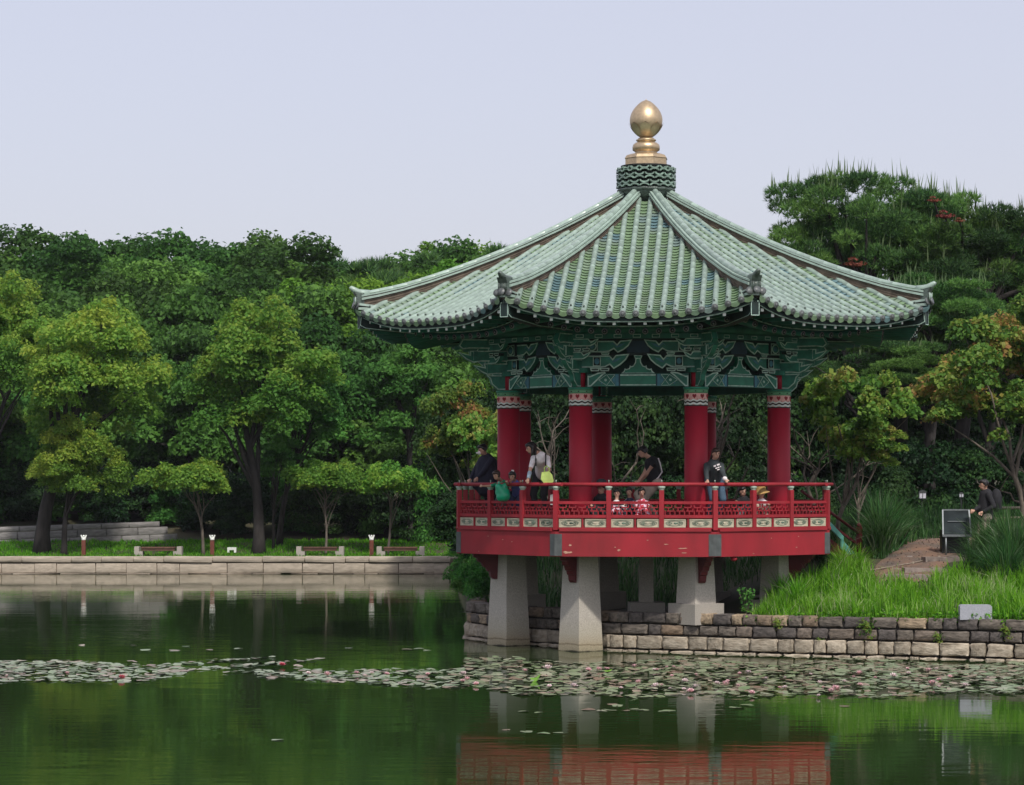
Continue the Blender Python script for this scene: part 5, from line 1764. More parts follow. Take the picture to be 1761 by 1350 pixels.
R = random.Random(11)
pads = []
for x0, x1, y0, y1, step in ((-11, 13.5, 41, 51.5, .19),):
    y = y0
    while y < y1:
        x = x0
        while x < x1:
            X = x + R.uniform(-.1, .1); Y = y + R.uniform(-.1, .1)
            px = HX + F * X / Y; py = HY + F * EYE / Y
            k = in_patch(px, py)
            if k and -60 < px < 1830:
                dens = {1: 1.2, 2: .9, 3: 1.1, 4: .95}[k]
                dens *= .62 + .5 * math.sin(X * 1.7 + 1) * math.sin(Y * 2.1) + .3
                if R.random() < dens and Y < wall_y(X) - .45: pads.append((X, Y))
            x += step
        y += step
pads.sort(key=lambda p: p[1])
variants = []
for i in range(10):
    vs, fs = pad_verts(random.Random(i), .125)
    me = bpy.data.meshes.new('lily_pad'); me.from_pydata(vs, [], fs); me.materials.append(M['pad'])
    variants.append(me)
G_P = 'lily pads on the pond'
for i, (X, Y) in enumerate(pads[:300]):
    s = R.uniform(.4, .98)
    o = bpy.data.objects.new('lily_pad', variants[i % 10]); COL.objects.link(o)
    o.location = (X, Y, .006 + R.uniform(0, .02)); o.rotation_euler = (R.gauss(0, .08), R.gauss(0, .08), R.uniform(0, 6.28)); o.scale = (s, s, s)
    tag(o, 'flat round lily pad floating at the near edge of the lily patch', 'lily pad', G_P)
vs_all = []; fs_all = []; tn = []
for (X, Y) in pads[300:]:
    vs, fs = pad_verts(R, .125 * R.uniform(.4, .98))
    Mx = Matrix.Translation((X, Y, .006 + R.uniform(0, .02))) @ Matrix.Rotation(R.gauss(0, .08), 4, 'X') @ Matrix.Rotation(R.gauss(0, .08), 4, 'Y')
    b = len(vs_all); vs_all += [tuple(Mx @ Vector(v)) for v in vs]; fs_all += [tuple(q + b for q in f) for f in fs]
    tn += [R.random()] * len(fs)
me = bpy.data.meshes.new('lily_pads_far'); me.from_pydata(vs_all, [], fs_all); me.materials.append(M['pad'])
a = me.attributes.new('tint', 'FLOAT', 'FACE'); a.data.foreach_set('value', tn)
tag(inst('lily_pad_cover', me, None), 'dense cover of lily pads on the pond', None, None, 'stuff')

# a few stray pads on open water
for i, (px, py) in enumerate([(1012, 1221), (1035, 1223), (1050, 1222), (1062, 1214), (1075, 1223), (1090, 1220), (1105, 1222), (1052, 1212), (1142, 1224), (1150, 1223), (900, 1224), (926, 1226), (870, 1256), (905, 1259), (935, 1262), (960, 1261), (1270, 1218), (1285, 1213), (1262, 1217), (1452, 1215), (478, 1273), (230, 1110), (140, 1110), (360, 1118), (410, 1116), (700, 1117), (735, 1119), (720, 1116), (600, 1115), (300, 1119), (320, 1112), (250, 1118)]):
    p = on_water(px, py)
    o = bpy.data.objects.new('floating_leaf', variants[i % 10]); COL.objects.link(o)
    o.location = (p.x, p.y, .008); o.rotation_euler = (R.gauss(0, .05), 0, i); s = R.uniform(.5, .95); o.scale = (s, s, s)
    tag(o, 'stray pale leaf lying flat on open water', 'leaf', 'stray leaves on open water')

# flowers
pet = {}
for nm, c in (('white', (.75, .62, .62)), ('pink', (.76, .50, .52)), ('red', (.60, .12, .17))):
    pet[nm] = mat('petal_' + nm, c, .5, .1, 8)
M['stamen'] = mat('stamen_yellow', (.7, .45, .05), .6)


def flower_mesh(kind, seed):
    r = random.Random(seed); mb = MB()
    for ring, (n, tilt, ln) in enumerate(((8, .35, .085), (8, .8, .075), (5, 1.2, .06))):
        for i in range(n):
            a = 2 * math.pi * (i + .5 * ring) / n + r.uniform(-.1, .1)
            A = Matrix.Rotation(a, 4, 'Z')
            ct_, st_ = math.cos(tilt), math.sin(tilt)
            vs = []
            for t, wd in ((0, .008), (.45, .022), (.8, .016), (1, .002)):
                l_ = ln * t; cup = .25 * t * t
                x = l_ * ct_; z = l_ * st_ + cup * ln
                vs += [(x, -wd, z), (x, wd, z)]
            mb.add(vs, [(0, 1, 3, 2), (2, 3, 5, 4), (4, 5, 7, 6)], 0, A, True)
    mb.ell((0, 0, .02), (.018, .018, .018), 8, 5, 1)
    return mb.mesh('water_lily', [pet[kind], M['stamen']])


fm_ = {k: [flower_mesh(k, i) for i in range(2)] for k in pet}
fl = [(209, 1166, 'red', 1.15), (171, 1153, 'white', .9), (115, 1158, 'pink', .8), (12, 1163, 'white', .7), (485, 1144, 'red', 1.1), (530, 1158, 'white', .8), (563, 1161, 'pink', 1.2), (613, 1158, 'pink', .9), (627, 1163, 'white', .9), (640, 1158, 'white', .8), (665, 1160, 'pink', .9), (736, 1160, 'pink', .8), (797, 1160, 'white', 1.2), (803, 1169, 'pink', 1.1), (819, 1177, 'pink', .9), (796, 1172, 'pink', .9),
      (903, 1154, 'pink', .9), (942, 1150, 'white', 1.3), (1012, 1153, 'pink', 1.0), (1030, 1152, 'pink', 1.1), (1091, 1147, 'pink', 1.1), (1125, 1152, 'white', .7), (1098, 1174, 'pink', 1.0), (1128, 1181, 'white', 1.2), (987, 1181, 'white', 1.1), (945, 1181, 'white', .8), (1178, 1172, 'white', 1.0), (1195, 1182, 'white', 1.0), (1233, 1176, 'white', .9), (1248, 1178, 'pink', 1.3), (1287, 1157, 'white', 1.0), (1317, 1167, 'white', .7), (1188, 1190, 'pink', 1.1), (1293, 1193, 'pink', 1.0),
      (1410, 1175, 'white', .9), (1437, 1186, 'pink', 1.4), (1430, 1190, 'pink', 1.2), (1478, 1158, 'pink', 1.0), (1452, 1172, 'white', .7), (1350, 1183, 'white', .8), (1408, 1197, 'white', .7), (1536, 1163, 'white', 1.1), (1597, 1154, 'pink', 1.1), (1603, 1177, 'pink', 1.4), (1615, 1170, 'pink', .9), (1660, 1180, 'white', 1.1), (1272, 1158, 'pink', .6), (1350, 1165, 'white', .5)]
r_f = random.Random(8)
for _ in range(26):
    fl.append((r_f.uniform(980, 1740), r_f.uniform(1146, 1186), r_f.choice(['white', 'pink', 'pink']), r_f.uniform(.5, .85)))
for i, (px, py, k, s) in enumerate(fl):
    p = on_water(px, py + 3)
    side = 'left' if px < 330 else ('middle' if px < 780 else ('below the pavilion' if px < 1260 else 'right'))
    o = bpy.data.objects.new('water_lily', fm_[k][i % 2]); COL.objects.link(o)
    o.location = (p.x, p.y, .02); o.rotation_euler = (R.uniform(-.2, .2), R.uniform(-.2, .2), i); o.scale = (s * .85,) * 3
    lab = {(209, 1166): 'largest deep pink water lily in the left lily patch', (485, 1144): 'dark red water lily at the far edge of the middle strand', (1603, 1177): 'largest pink water lily in the patch below the grass bank'}.get((px, py), '%s water lily open among the pads, %s' % (k, {'left': 'left patch', 'middle': 'middle strand', 'below the pavilion': 'below the pavilion', 'right': 'below the grass bank'}[side]))
    tag(o, lab, 'water lily', 'water lilies in bloom')

m_up = mat('raised_leaf_green', (.14, .30, .03), .4, .2, 8)
for i, (px, py, s, lb) in enumerate([(921, 1166, 1.0, 'bright green upright lotus leaf standing out of the pads'), (1046, 1154, .9, 'bright green lotus leaf spread just above the pads')]):
    p = on_water(px, py + 6)
    mb = MB(); vs = [(0, 0, .10)]
    for j in range(14):
        a = 2 * math.pi * j / 14; q = .115 * (1 + .12 * math.sin(3 * a))
        vs.append((q * math.cos(a), q * math.sin(a) * .6, .10 + (.05 * math.cos(a) + .04 * math.cos(2 * a)) * (1.3 if i == 0 else .4)))
    mb.add(vs, [(0, 1 + j, 1 + (j + 1) % 14) for j in range(14)], 0, Matrix.Rotation(.6 if i == 0 else .1, 4, 'X'), True)
    mb.tube([(0, 0, -.1), (.01, .0, .05), (0, 0, .10)], .006, 5, 0)
    o = mb.build('lotus_leaf', m_up, None); o.location = (p.x, p.y, 0.0); o.scale = (s * .85,) * 3
    tag(o, lb, 'leaf')
# ------------------------------------------------------------------ people
def capsule_mesh(segs, ells, voxel, name, mats, smooth_it=4, shaper=None):
    """union of tapered limbs and ovals fused by a voxel remesh into one continuous skin"""
    mb = MB()
    for p0, p1, r0, r1 in segs:
        p0 = Vector(p0); p1 = Vector(p1)
        n = 4; L_ = (p1 - p0).length
        if L_ < 1e-5: continue
        d = (p1 - p0) / L_
        pts = [p0 - d * r0 * .96, p0 - d * r0 * .70, p0 - d * r0 * .30] + [p0.lerp(p1, i / n) for i in range(n + 1)] + [p1 + d * r1 * .30, p1 + d * r1 * .70, p1 + d * r1 * .96]
        rad = [r0 * .28, r0 * .71, r0 * .95] + [r0 + (r1 - r0) * i / n for i in range(n + 1)] + [r1 * .95, r1 * .71, r1 * .28]
        mb.tube(pts, rad, 12)
    for c, r, rot in ells:
        A = Matrix.Translation(c) @ (rot if rot is not None else Matrix.Identity(4))
        mb.ell((0, 0, 0), r, 14, 10, 0, A)
    me = mb.mesh(name, mats)
    o = bpy.data.objects.new(name, me); COL.objects.link(o)
    md = o.modifiers.new('remesh', 'REMESH'); md.mode = 'VOXEL'; md.voxel_size = voxel; md.use_smooth_shade = True
    if smooth_it:
        s = o.modifiers.new('smooth', 'SMOOTH'); s.factor = .5; s.iterations = smooth_it
    dg = bpy.context.evaluated_depsgraph_get()
    out = bpy.data.meshes.new_from_object(o.evaluated_get(dg))
    bpy.data.objects.remove(o); bpy.data.meshes.remove(me)
    out.name = name
    return out


SKIN = mat('skin', (0.50, 0.29, 0.21), .55, .06, 8, spec=.35)
HAIR = mat('black_hair', (0.010, 0.008, 0.008), .45, .2, 30)
HAIRB = mat('brown_hair', (0.035, 0.018, 0.012), .45, .2, 30)
EYE_M = mat('dark_eye', (0.012, 0.010, 0.010), .3)
LIP = mat('lips', (0.38, 0.13, 0.12), .5)


def ik(a, b, l1, l2, hint):
    a = Vector(a); b = Vector(b); d = b - a; L_ = min(d.length, (l1 + l2) * .995)
    dn = d.normalized(); b = a + dn * L_
    c = (l1 * l1 - l2 * l2 + L_ * L_) / (2 * L_)
    h = math.sqrt(max(0, l1 * l1 - c * c))
    hv = Vector(hint); hv = hv - dn * hv.dot(dn)
    if hv.length < 1e-4: hv = Vector((0, 0, -1)) - dn * dn.z * -1
    return a + dn * c + hv.normalized() * h, b


def cloth(name, col, rough=.85, **kw):
    return mat(name, col, rough, .18, 7, .25, 22, **kw)


def person(label, pel, chest, head, look, handL, handR, feet, scale=1.0, shirt=None, pants=None, hair=HAIR, hair_len=0.0, sleeve=.45, shorts=False, elbow=None, group=None, hood=False, side=None, arms=True, skirt=None, ponytail=False, longsleeve_m=None, bulk=1.0):
    """world coordinates; L/R = the side at smaller/larger x when facing the camera. look = direction of the face"""
    s = scale
    pel, chest, head = Vector(pel), Vector(chest), Vector(head)
    org = Vector((pel.x, pel.y, min(feet[0][2], feet[1][2])))
    root = empty('person', org, 0, label, 'person', group)
    W = lambda p: Vector(p) - org
    pel, chest, head = W(pel), W(chest), W(head)
    look = Vector(look).normalized()
    sd = Vector(side).normalized() if side else Vector((-look.y, look.x, 0)).normalized() * -1
    if sd.x < 0 and not side: sd = -sd
    shL, shR = chest - sd * .148 * s, chest + sd * .148 * s
    hipL, hipR = pel - sd * .095 * s, pel + sd * .095 * s
    hL, hR = W(handL), W(handR)
    fL, fR = W(feet[0]), W(feet[1])
    hint = elbow or (0, .3, -1)
    eL, hL = ik(shL, hL, .285 * s, .25 * s, Vector(hint) - sd * .25)
    eR, hR = ik(shR, hR, .285 * s, .25 * s, Vector(hint) + sd * .25)
    kh = Vector((look.x, look.y, .15))
    anL, anR = fL + Vector((0, 0, .07 * s)), fR + Vector((0, 0, .07 * s))
    kL, anL = ik(hipL, anL, .43 * s, .42 * s, kh); kR, anR = ik(hipR, anR, .43 * s, .42 * s, kh)
    head = head - (head - chest).normalized() * .03 * s
    neck = chest + Vector((0, 0, .06 * s)) + (head - chest) * .15
    mid = pel.lerp(chest, .5)
    up = (head - neck).normalized()
    # head frame
    fz = (up * .5 + Vector((0, 0, 1))).normalized(); fy = (look - fz * look.dot(fz)).normalized(); fx = fy.cross(fz)
    HM = Matrix(((fx.x, fy.x, fz.x, head.x), (fx.y, fy.y, fz.y, head.y), (fx.z, fy.z, fz.z, head.z), (0, 0, 0, 1)))
    hs = s ** .55                       # children have relatively larger heads
    hp = lambda x, y, z: HM @ Vector((x * hs, y * hs, z * hs))
    R3 = HM.to_3x3().to_4x4()
    segs = [(pel, mid, .125 * s, .115 * s), (mid, chest, .115 * s, .13 * s), (shL, shR, .062 * s, .062 * s), (chest, neck, .07 * s, .05 * s), (neck, hp(0, -.01, -.04), .047 * hs, .05 * hs),
            (shL, eL, .050 * s, .038 * s), (shR, eR, .050 * s, .038 * s), (eL, hL, .037 * s, .025 * s), (eR, hR, .037 * s, .025 * s),
            (hipL, kL, .085 * s, .055 * s), (hipR, kR, .085 * s, .055 * s), (kL, anL, .053 * s, .036 * s), (kR, anR, .053 * s, .036 * s)]
    ells = [(hp(0, -.01, .02), (.078 * hs, .092 * hs, .098 * hs), R3), (hp(0, .02, -.045), (.055 * hs, .062 * hs, .062 * hs), R3)]
    segs += [(hp(0, .085, .015), hp(0, .102, -.018), .009 * hs, .014 * hs)]                      # nose
    for q in (-1, 1): ells.append((hp(q * .078, -.005, .0), (.012 * hs, .02 * hs, .03 * hs), R3))     # ears
    for hnd, elb, q in ((hL, eL, -1), (hR, eR, 1)):
        d = (hnd - elb).normalized(); pal = hnd + d * .045 * s
        across = d.cross(Vector((0, -1, 0)));
        if across.length < .2: across = d.cross(Vector((0, 0, 1)))
        across.normalize(); dn = across.cross(d)
        if dn.z > 0: dn = -dn
        segs.append((hnd, pal + d * .02 * s, .024 * s, .032 * s))
        for i, (o_, ln) in enumerate(((-.026, .058), (-.009, .070), (.009, .066), (.026, .050))):
            b0 = pal + across * o_ * s + d * .03 * s
            b1 = b0 + (d * .8 + dn * .35).normalized() * ln * .5 * s; b2 = b1 + (d * .35 + dn * .8).normalized() * ln * .5 * s
            segs += [(b0, b1, .0095 * s, .0085 * s), (b1, b2, .0085 * s, .007 * s)]
        t0 = pal + across * -q * .028 * s - d * .01 * s
        t1 = t0 + (across * -q * .6 + d * .7 + dn * .3).normalized() * .04 * s
        segs += [(t0, t1, .011 * s, .010 * s), (t1, t1 + (d * .8 + dn * .5).normalized() * .025 * s, .010 * s, .008 * s)]
    for an, q in ((anL, -1), (anR, 1)):
        ft = an + Vector((look.x, look.y, 0)).normalized() * .13 * s - Vector((0, 0, .045 * s))
        segs.append((an, ft, .035 * s, .028 * s))
    inst('body', capsule_mesh(segs, ells, .0125, 'body', [SKIN], 2), root)
    # face
    fc = MB()
    for q in (-1, 1):
        fc.ell((0, 0, 0), (.013 * hs, .006 * hs, .0075 * hs), 8, 6, 0, Matrix.Translation(hp(q * .031, .082, .018)) @ R3)
        fc.ell((0, 0, 0), (.019 * hs, .005 * hs, .004 * hs), 8, 6, 0, Matrix.Translation(hp(q * .032, .084, .040)) @ R3)
    fc.ell((0, 0, 0), (.022 * hs, .007 * hs, .006 * hs), 8, 6, 1, Matrix.Translation(hp(0, .080, -.052)) @ R3)
    fc.build('face_features', [EYE_M, LIP], root)
    # hair
    hs_ = []; he = [(hp(0, -.028, .040), (.088 * hs, .092 * hs, .090 * hs), R3), (hp(0, .02, .085), (.070 * hs, .072 * hs, .040 * hs), R3), (hp(.02, .062, .072), (.055 * hs, .030 * hs, .030 * hs), R3)]
    for q in (-1, 1): hs_.append((hp(q * .070, .005, .06), hp(q * .078, -.02, -.01 - .4 * hair_len), .028 * hs, .020 * hs))
    if hair_len > 0:
        hs_.append((hp(0, -.085, .02), hp(0, -.09, -.02) + Vector((0, 0, -hair_len)), .06 * hs, .04 * hs))
        for q in (-1, 1): hs_.append((hp(q * .07, -.03, .03), hp(q * .075, .0, 0) + Vector((0, 0, -hair_len * .9)), .035 * hs, .022 * hs))
    if ponytail: hs_.append((hp(.02, -.10, .02), hp(.06, -.13, -.16), .035 * hs, .02 * hs))
    if not hood: inst('hair', capsule_mesh(hs_, he, .014, 'hair', [hair], 1), root)
    # shirt
    if shirt:
        b = bulk
        sl = min(1.0, sleeve * 2); fl_ = max(0.0, sleeve * 2 - 1)
        sg = [(pel + (mid - pel) * .1, mid, .142 * s * b, .132 * s * b), (mid, chest, .132 * s * b, .145 * s), (shL, shR, .064 * s, .064 * s), (chest, neck - (neck - chest) * .5, .08 * s, .06 * s)]
        if arms:
            for a_, e_, h_ in ((shL, eL, hL), (shR, eR, hR)):
                sg.append((a_, a_.lerp(e_, sl), (.060) * s * b ** .5, (.060 - .012 * sl) * s * b ** .5))
                if fl_ > 0: sg.append((e_, e_.lerp(h_, fl_), .050 * s * b ** .5, .040 * s))
        ee = []
        if hood: ee += [(hp(0, -.02, .02), (.105 * hs, .11 * hs, .12 * hs), R3)]
        inst('hooded_jacket' if hood else 'shirt', capsule_mesh(sg, ee, .015, 'shirt', [shirt], 2), root)
    if pants:
        e = .55 if shorts else .96
        sg = [(hipL, hipR, .125 * s, .125 * s), (hipL, kL if not shorts else hipL.lerp(kL, .7), .100 * s, .075 * s), (hipR, kR if not shorts else hipR.lerp(kR, .7), .100 * s, .075 * s)]
        if not shorts: sg += [(kL, kL.lerp(anL, e), .070 * s, .056 * s), (kR, kR.lerp(anR, e), .070 * s, .056 * s)]
        inst('trousers', capsule_mesh(sg, [], .015, 'trousers', [pants], 2), root)
    sh = MB()
    for an in (anL, anR):
        f0 = Vector((look.x, look.y, 0)).normalized()
        sh.ell((0, 0, 0), (.048 * s, .12 * s, .042 * s), 12, 8, 0, Matrix.Translation(an + f0 * .05 * s - Vector((0, 0, .038 * s))) @ Matrix.Rotation(math.atan2(-f0.x, f0.y), 4, 'Z'))
    sh.build('shoes', cloth('shoe', (.10, .10, .11)), root)
    root['_hp'] = 0
    return root, dict(hp=hp, HM=HM, hs=hs, shL=shL, shR=shR, hL=hL, hR=hR, chest=chest, mid=mid, pel=pel, org=org, R3=R3, sd=sd, eL=eL, eR=eR)


D = DECK
navy = cloth('navy_jacket', (.012, .013, .028)); blackc = cloth('black_cloth', (.010, .010, .013)); whitet = cloth('white_cotton', (.80, .74, .74)); jeans = cloth('blue_jeans', (.055, .10, .15))
grey = cloth('charcoal_sweatshirt', (.035, .045, .048)); beige = cloth('beige_cotton', (.40, .34, .27)); greenc = cloth('emerald_shirt', (.006, .30, .15), .4); bluec = cloth('periwinkle_shirt', (.10, .13, .40))
pinkc = cloth('pink_patterned_dress', (.60, .16, .24), col2=(.75, .60, .66)); stripe = None


def stripes():
    m = bpy.data.materials.new('black_white_stripes'); m.use_nodes = True
    t = m.node_tree; b = t.nodes["Principled BSDF"]; b.inputs['Roughness'].default_value = .85
    tc = t.nodes.new("ShaderNodeTexCoord"); w_ = t.nodes.new("ShaderNodeTexWave"); w_.bands_direction = 'Z'; w_.inputs['Scale'].default_value = 5.5; w_.inputs['Distortion'].default_value = 1.5
    t.links.new(tc.outputs['Object'], w_.inputs['Vector'])
    r = t.nodes.new("ShaderNodeValToRGB"); r.color_ramp.interpolation = 'CONSTANT'; r.color_ramp.elements[0].color = (.01, .01, .012, 1); r.color_ramp.elements[1].position = .5; r.color_ramp.elements[1].color = (.72, .70, .70, 1)
    t.links.new(w_.outputs['Fac'], r.inputs[0]); t.links.new(r.outputs[0], b.inputs['Base Color']); return m


def blotch(c1, c2, sc):
    m = mat('patterned_cloth', c1, .85, 0, sc, col2=c2, detail=1); 
    for n in m.node_tree.nodes:
        if n.type == 'VALTORGB': n.color_ramp.interpolation = 'CONSTANT'; n.color_ramp.elements[1].position = .52
    return m


# 1 navy hooded figure at the left rail
o, q = person('person in a bulky navy jacket leaning over the left rail behind the first column', (-.36, 55.75, D + .90), (-.54, 55.42, 3.92), (-.64, 55.30, 4.15), (-1, -.4, -.55), (-.90, 55.22, 3.47), (-.78, 55.0, 3.47), ((-.45, 55.85, D), (-.22, 55.8, D)),
              1.02, navy, blackc, sleeve=.98, bulk=1.55, elbow=(-.4, 0, -.6), side=(.7, -.7, 0))
c0 = q['chest']; inst('jacket_skirt', capsule_mesh([(c0, c0 + Vector((.02, -.05, -.55)), .15, .27), (c0 + Vector((-.1, 0, -.1)), c0 + Vector((-.16, -.1, -.5)), .12, .17)], [], .02, 'jacket_skirt', [navy], 2), o)
mb = MB(); mb.tube([q['hp'](0, .10, -.03), q['hp'](0, .11, -.06)], [.055, .04], 8); mb.ell((0, 0, 0), (.06, .03, .045), 10, 6, 0, Matrix.Translation(q['hp'](0, .085, -.045)) @ q['R3']); mb.build('face_mask', whitet, o)

# 2 brown-haired child with the arm over the rail
o, q = person('brown-haired child in emerald green leaning over the rail with one arm stretched out', (-.16, 53.95, 3.22), (-.20, 53.62, 3.40), (-.33, 53.35, 3.59), (-.5, -.6, -.6), (-.80, 53.28, 3.33), (-.02, 53.25, 3.44), ((-.22, 54.1, D), (-.04, 54.05, D)),
              .72, greenc, cloth('grey_leggings', (.10, .11, .12)), HAIRB, .03, sleeve=.42, side=(.85, -.5, 0))
c0 = Vector((-.20, 53.40, 3.24)) - q['org']
inst('loose_shirt_front', capsule_mesh([(c0 + Vector((-.07, 0, .10)), c0 + Vector((.05, -.03, -.08)), .08, .12), (c0 + Vector((.06, 0, .12)), c0 + Vector((-.03, -.02, -.10)), .07, .10)], [(c0, (.15, .10, .13), None)], .02, 'loose_shirt_front', [greenc], 1), o)
# 3 dark-haired child with white clip
o, q = person('black-haired child in periwinkle blue with a white hair clip, arms folded on the rail', (.10, 53.75, 3.20), (.06, 53.45, 3.40), (.00, 53.18, 3.575), (-.3, -.8, -.6), (-.12, 53.10, 3.45), (.18, 53.0, 3.45), ((.02, 53.9, D), (.22, 53.85, D)),
              .72, bluec, cloth('navy_shorts', (.02, .03, .08)), HAIR, .04, sleeve=.30, side=(.8, -.6, 0))
mb = MB(); mb.box((0, 0, 0), (.05, .02, .03), 0, Matrix.Translation(q['hp'](-.02, -.02, .135)) @ q['R3']); mb.build('hair_clip', whitet, o)

# 4 white T-shirt
o, q = person('person in a white T-shirt with black straps bending over the rail with dark hanging hair', (.62, 53.45, 3.60), (.58, 53.0, 3.93), (.36, 52.82, 4.15), (-.9, -.35, -.25), (.33, 52.72, 3.50), (.72, 52.62, 3.53), ((.52, 53.5, D), (.74, 53.45, D)),
              1.0, whitet, blackc, HAIR, .12, sleeve=.38, side=(.95, -.3, 0), elbow=(0, .2, -.4))
mb = MB()
for sx_ in (-.10, .11):
    c0 = q['chest'] + q['sd'] * sx_
    mb.tube([c0 + Vector((0, .10, .06)), c0 + Vector((0, -.02, .085)), c0 + Vector((0, -.12, .03)), c0 + Vector((0, -.165, -.08)), c0 + Vector((0, -.15, -.16))], .013, 6)
mb.build('backpack_strap', blackc, o)
mb = MB(); mb.tube([q['eL'].lerp(q['hL'], .3), q['hL']], [.045, .036], 10); mb.build('arm_cover', cloth('pale_blue_sleeve', (.45, .58, .66)), o)
# lime bag hanging from the hand
bg_ = MB()
bg_.prism([(-.10, .0), (-.12, -.14), (-.05, -.23), (.08, -.25), (.14, -.18), (.11, -.05), (.05, .02)], -.05, .05)
bg_.tube([(-.04, 0, -.0), (-.05, 0, .09), (.0, 0, .13), (.05, 0, .09), (.05, 0, 0)], .012, 6)
bo = bg_.build('lime_bag', cloth('lime_fabric', (.40, .52, .14)), None, loc=(.70, 52.48, 3.64))
tag(bo, 'bright lime bag hanging from the hand of the person in the white T-shirt', 'bag')

# 5 seated in wide grey hat, behind the second column
o, q = person('seated person in a wide charcoal sun hat and black top beside the second column', (1.84, 53.2, D + .16), (1.83, 53.15, 3.10), (1.82, 53.1, 3.33), (-.6, -.8, -.2), (1.62, 52.9, 2.95), (2.0, 52.85, 2.95), ((1.7, 52.75, D), (1.98, 52.75, D)), .92, blackc, blackc, sleeve=.9)
hb = MB(); hb.lathe([(.20, .0), (.19, .012), (.11, .05), (.095, .11), (.05, .135), (.01, .14)], 20)
hb.build('sun_hat', cloth('charcoal_hat', (.03, .038, .042)), o, Matrix.Translation(q['hp'](0, -.01, .07)) @ q['R3'])

# 6 man in black sleeveless top, bent, facing left
o, q = person('person with bare arms in a black sleeveless top with white trim hunched facing left', (2.98, 54.1, 3.42), (2.90, 54.0, 3.84), (2.69, 53.9, 4.08), (-1, -.25, -.4), (2.56, 53.72, 3.38), (2.62, 54.15, 3.38), ((2.75, 54.0, D), (3.0, 54.3, D)),
              1.05, blackc, beige, HAIR, 0.0, sleeve=.06, side=(.25, -.95, 0), elbow=(.1, -.2, -.6), bulk=1.15)
mb = MB(); c = q['chest']; m_ = q['mid']; pl = q['pel']
mb.tube([c + Vector((.13, -.13, .10)), c + Vector((.17, -.13, -.02)), m_ + Vector((.17, -.13, .02)), m_ + Vector((.09, -.15, -.10)), pl + Vector((0, -.16, .08))], .014, 6)
mb.build('white_trim', whitet, o)

# 7-9 small children sitting behind the fretwork
o, q = person('small child in a black and white striped top sitting behind the fretwork', (2.15, 52.85, D + .12), (2.12, 52.7, 3.00), (2.13, 52.75, 3.22), (-.2, -1, -.5), (1.95, 52.5, 3.02), (2.3, 52.5, 3.0), ((2.02, 52.45, D), (2.25, 52.45, D)), .62, stripes(), blotch((.02, .02, .03), (.7, .45, .55), 16), sleeve=.8)
o, q = person('child with fringe in a pink and red patterned dress sitting facing the water', (2.64, 52.8, D + .13), (2.63, 52.65, 3.03), (2.62, 52.55, 3.255), (0, -1, -.1), (2.48, 52.35, 2.95), (2.78, 52.35, 2.95), ((2.5, 52.4, D), (2.76, 52.4, D)), .66, blotch((.55, .06, .10), (.72, .55, .66), 13), blotch((.55, .06, .10), (.72, .55, .66), 13), HAIR, .05, sleeve=.35)
o, q = person('child in a navy top with white pattern between the two other sitting children', (2.42, 53.1, D + .13), (2.40, 53.0, 3.05), (2.38, 52.95, 3.26), (-.4, -1, -.5), (2.28, 52.75, 2.98), (2.52, 52.75, 2.98), ((2.32, 52.7, D), (2.5, 52.7, D)), .62, blotch((.015, .02, .05), (.65, .66, .70), 11), navy, sleeve=.8)

# 10 smiling woman in grey sweatshirt
o, q = person('smiling woman with tied-back hair in a charcoal sweatshirt resting one hand on the rail', (4.10, 52.65, D + .80), (4.07, 52.45, 3.78), (4.11, 52.35, 4.035), (.35, -1, -.05), (3.91, 52.02, 3.455), (4.27, 51.98, 3.50), ((3.98, 52.8, D), (4.2, 52.75, D)),
              .98, grey, jeans, HAIRB, 0.0, sleeve=.97, ponytail=True, side=(.95, -.25, 0), elbow=(-.3, .4, -.5), bulk=1.28)
mb = MB()                                       # rows of white lettering, unreadable blobs in the photograph
A = Matrix.Translation(q['chest'] + Vector((.06, -.168, -.03))) @ Matrix.Rotation(RAD(-18), 4, 'Y')
for (x, z, w_, h_) in ((-.045, .03, .05, .032), (.03, .035, .06, .034), (-.03, -.02, .035, .022), (.015, -.018, .04, .022), (.06, -.016, .02, .022), (.0, -.06, .05, .018), (.05, -.058, .03, .018)):
    mb.box((x, 0, z), (w_, .006, h_), 0, A)
mb.build('shirt_print', whitet, o)
tb = MB(); tb.ell((0, 0, 0), (.05, .035, .045), 9, 6); tb.ell((.03, 0, -.03), (.035, .03, .03), 8, 6)
to = tb.build('tissue', whitet, None, loc=(4.25, 51.93, 3.51)); tag(to, 'crumpled white tissue held on the rail by the woman in charcoal', 'tissue')

# 11 dark seated figure, 12 straw hat
o, q = person('person in black sitting low between the smiling woman and the straw hat', (4.74, 53.15, D + .16), (4.72, 53.1, 3.06), (4.70, 53.05, 3.27), (.5, -1, -.4), (4.55, 52.9, 3.0), (4.9, 52.8, 3.05), ((4.6, 52.8, D), (4.85, 52.75, D)), .85, blackc, cloth('grey_jeans', (.10, .12, .13)), HAIR, .05, sleeve=.85)
o, q = person('seated person under a straw hat in a white top beside the last column', (5.10, 53.1, D + .13), (5.08, 52.95, 3.02), (5.07, 52.9, 3.22), (-.4, -1, -.4), (4.92, 52.7, 2.95), (5.22, 52.75, 2.95), ((4.98, 52.65, D), (5.2, 52.8, D)), .72, whitet, beige, HAIR, 0, sleeve=.45)
hb = MB(); hb.lathe([(.175, -.03), (.17, -.02), (.115, .02), (.105, .09), (.085, .14), (.02, .15)], 20)
hb.build('straw_hat', cloth('straw', (.42, .26, .09)), o, Matrix.Translation(q['hp'](0, -.0, .045)) @ q['R3'] @ Matrix.Rotation(RAD(12), 4, 'Y'))

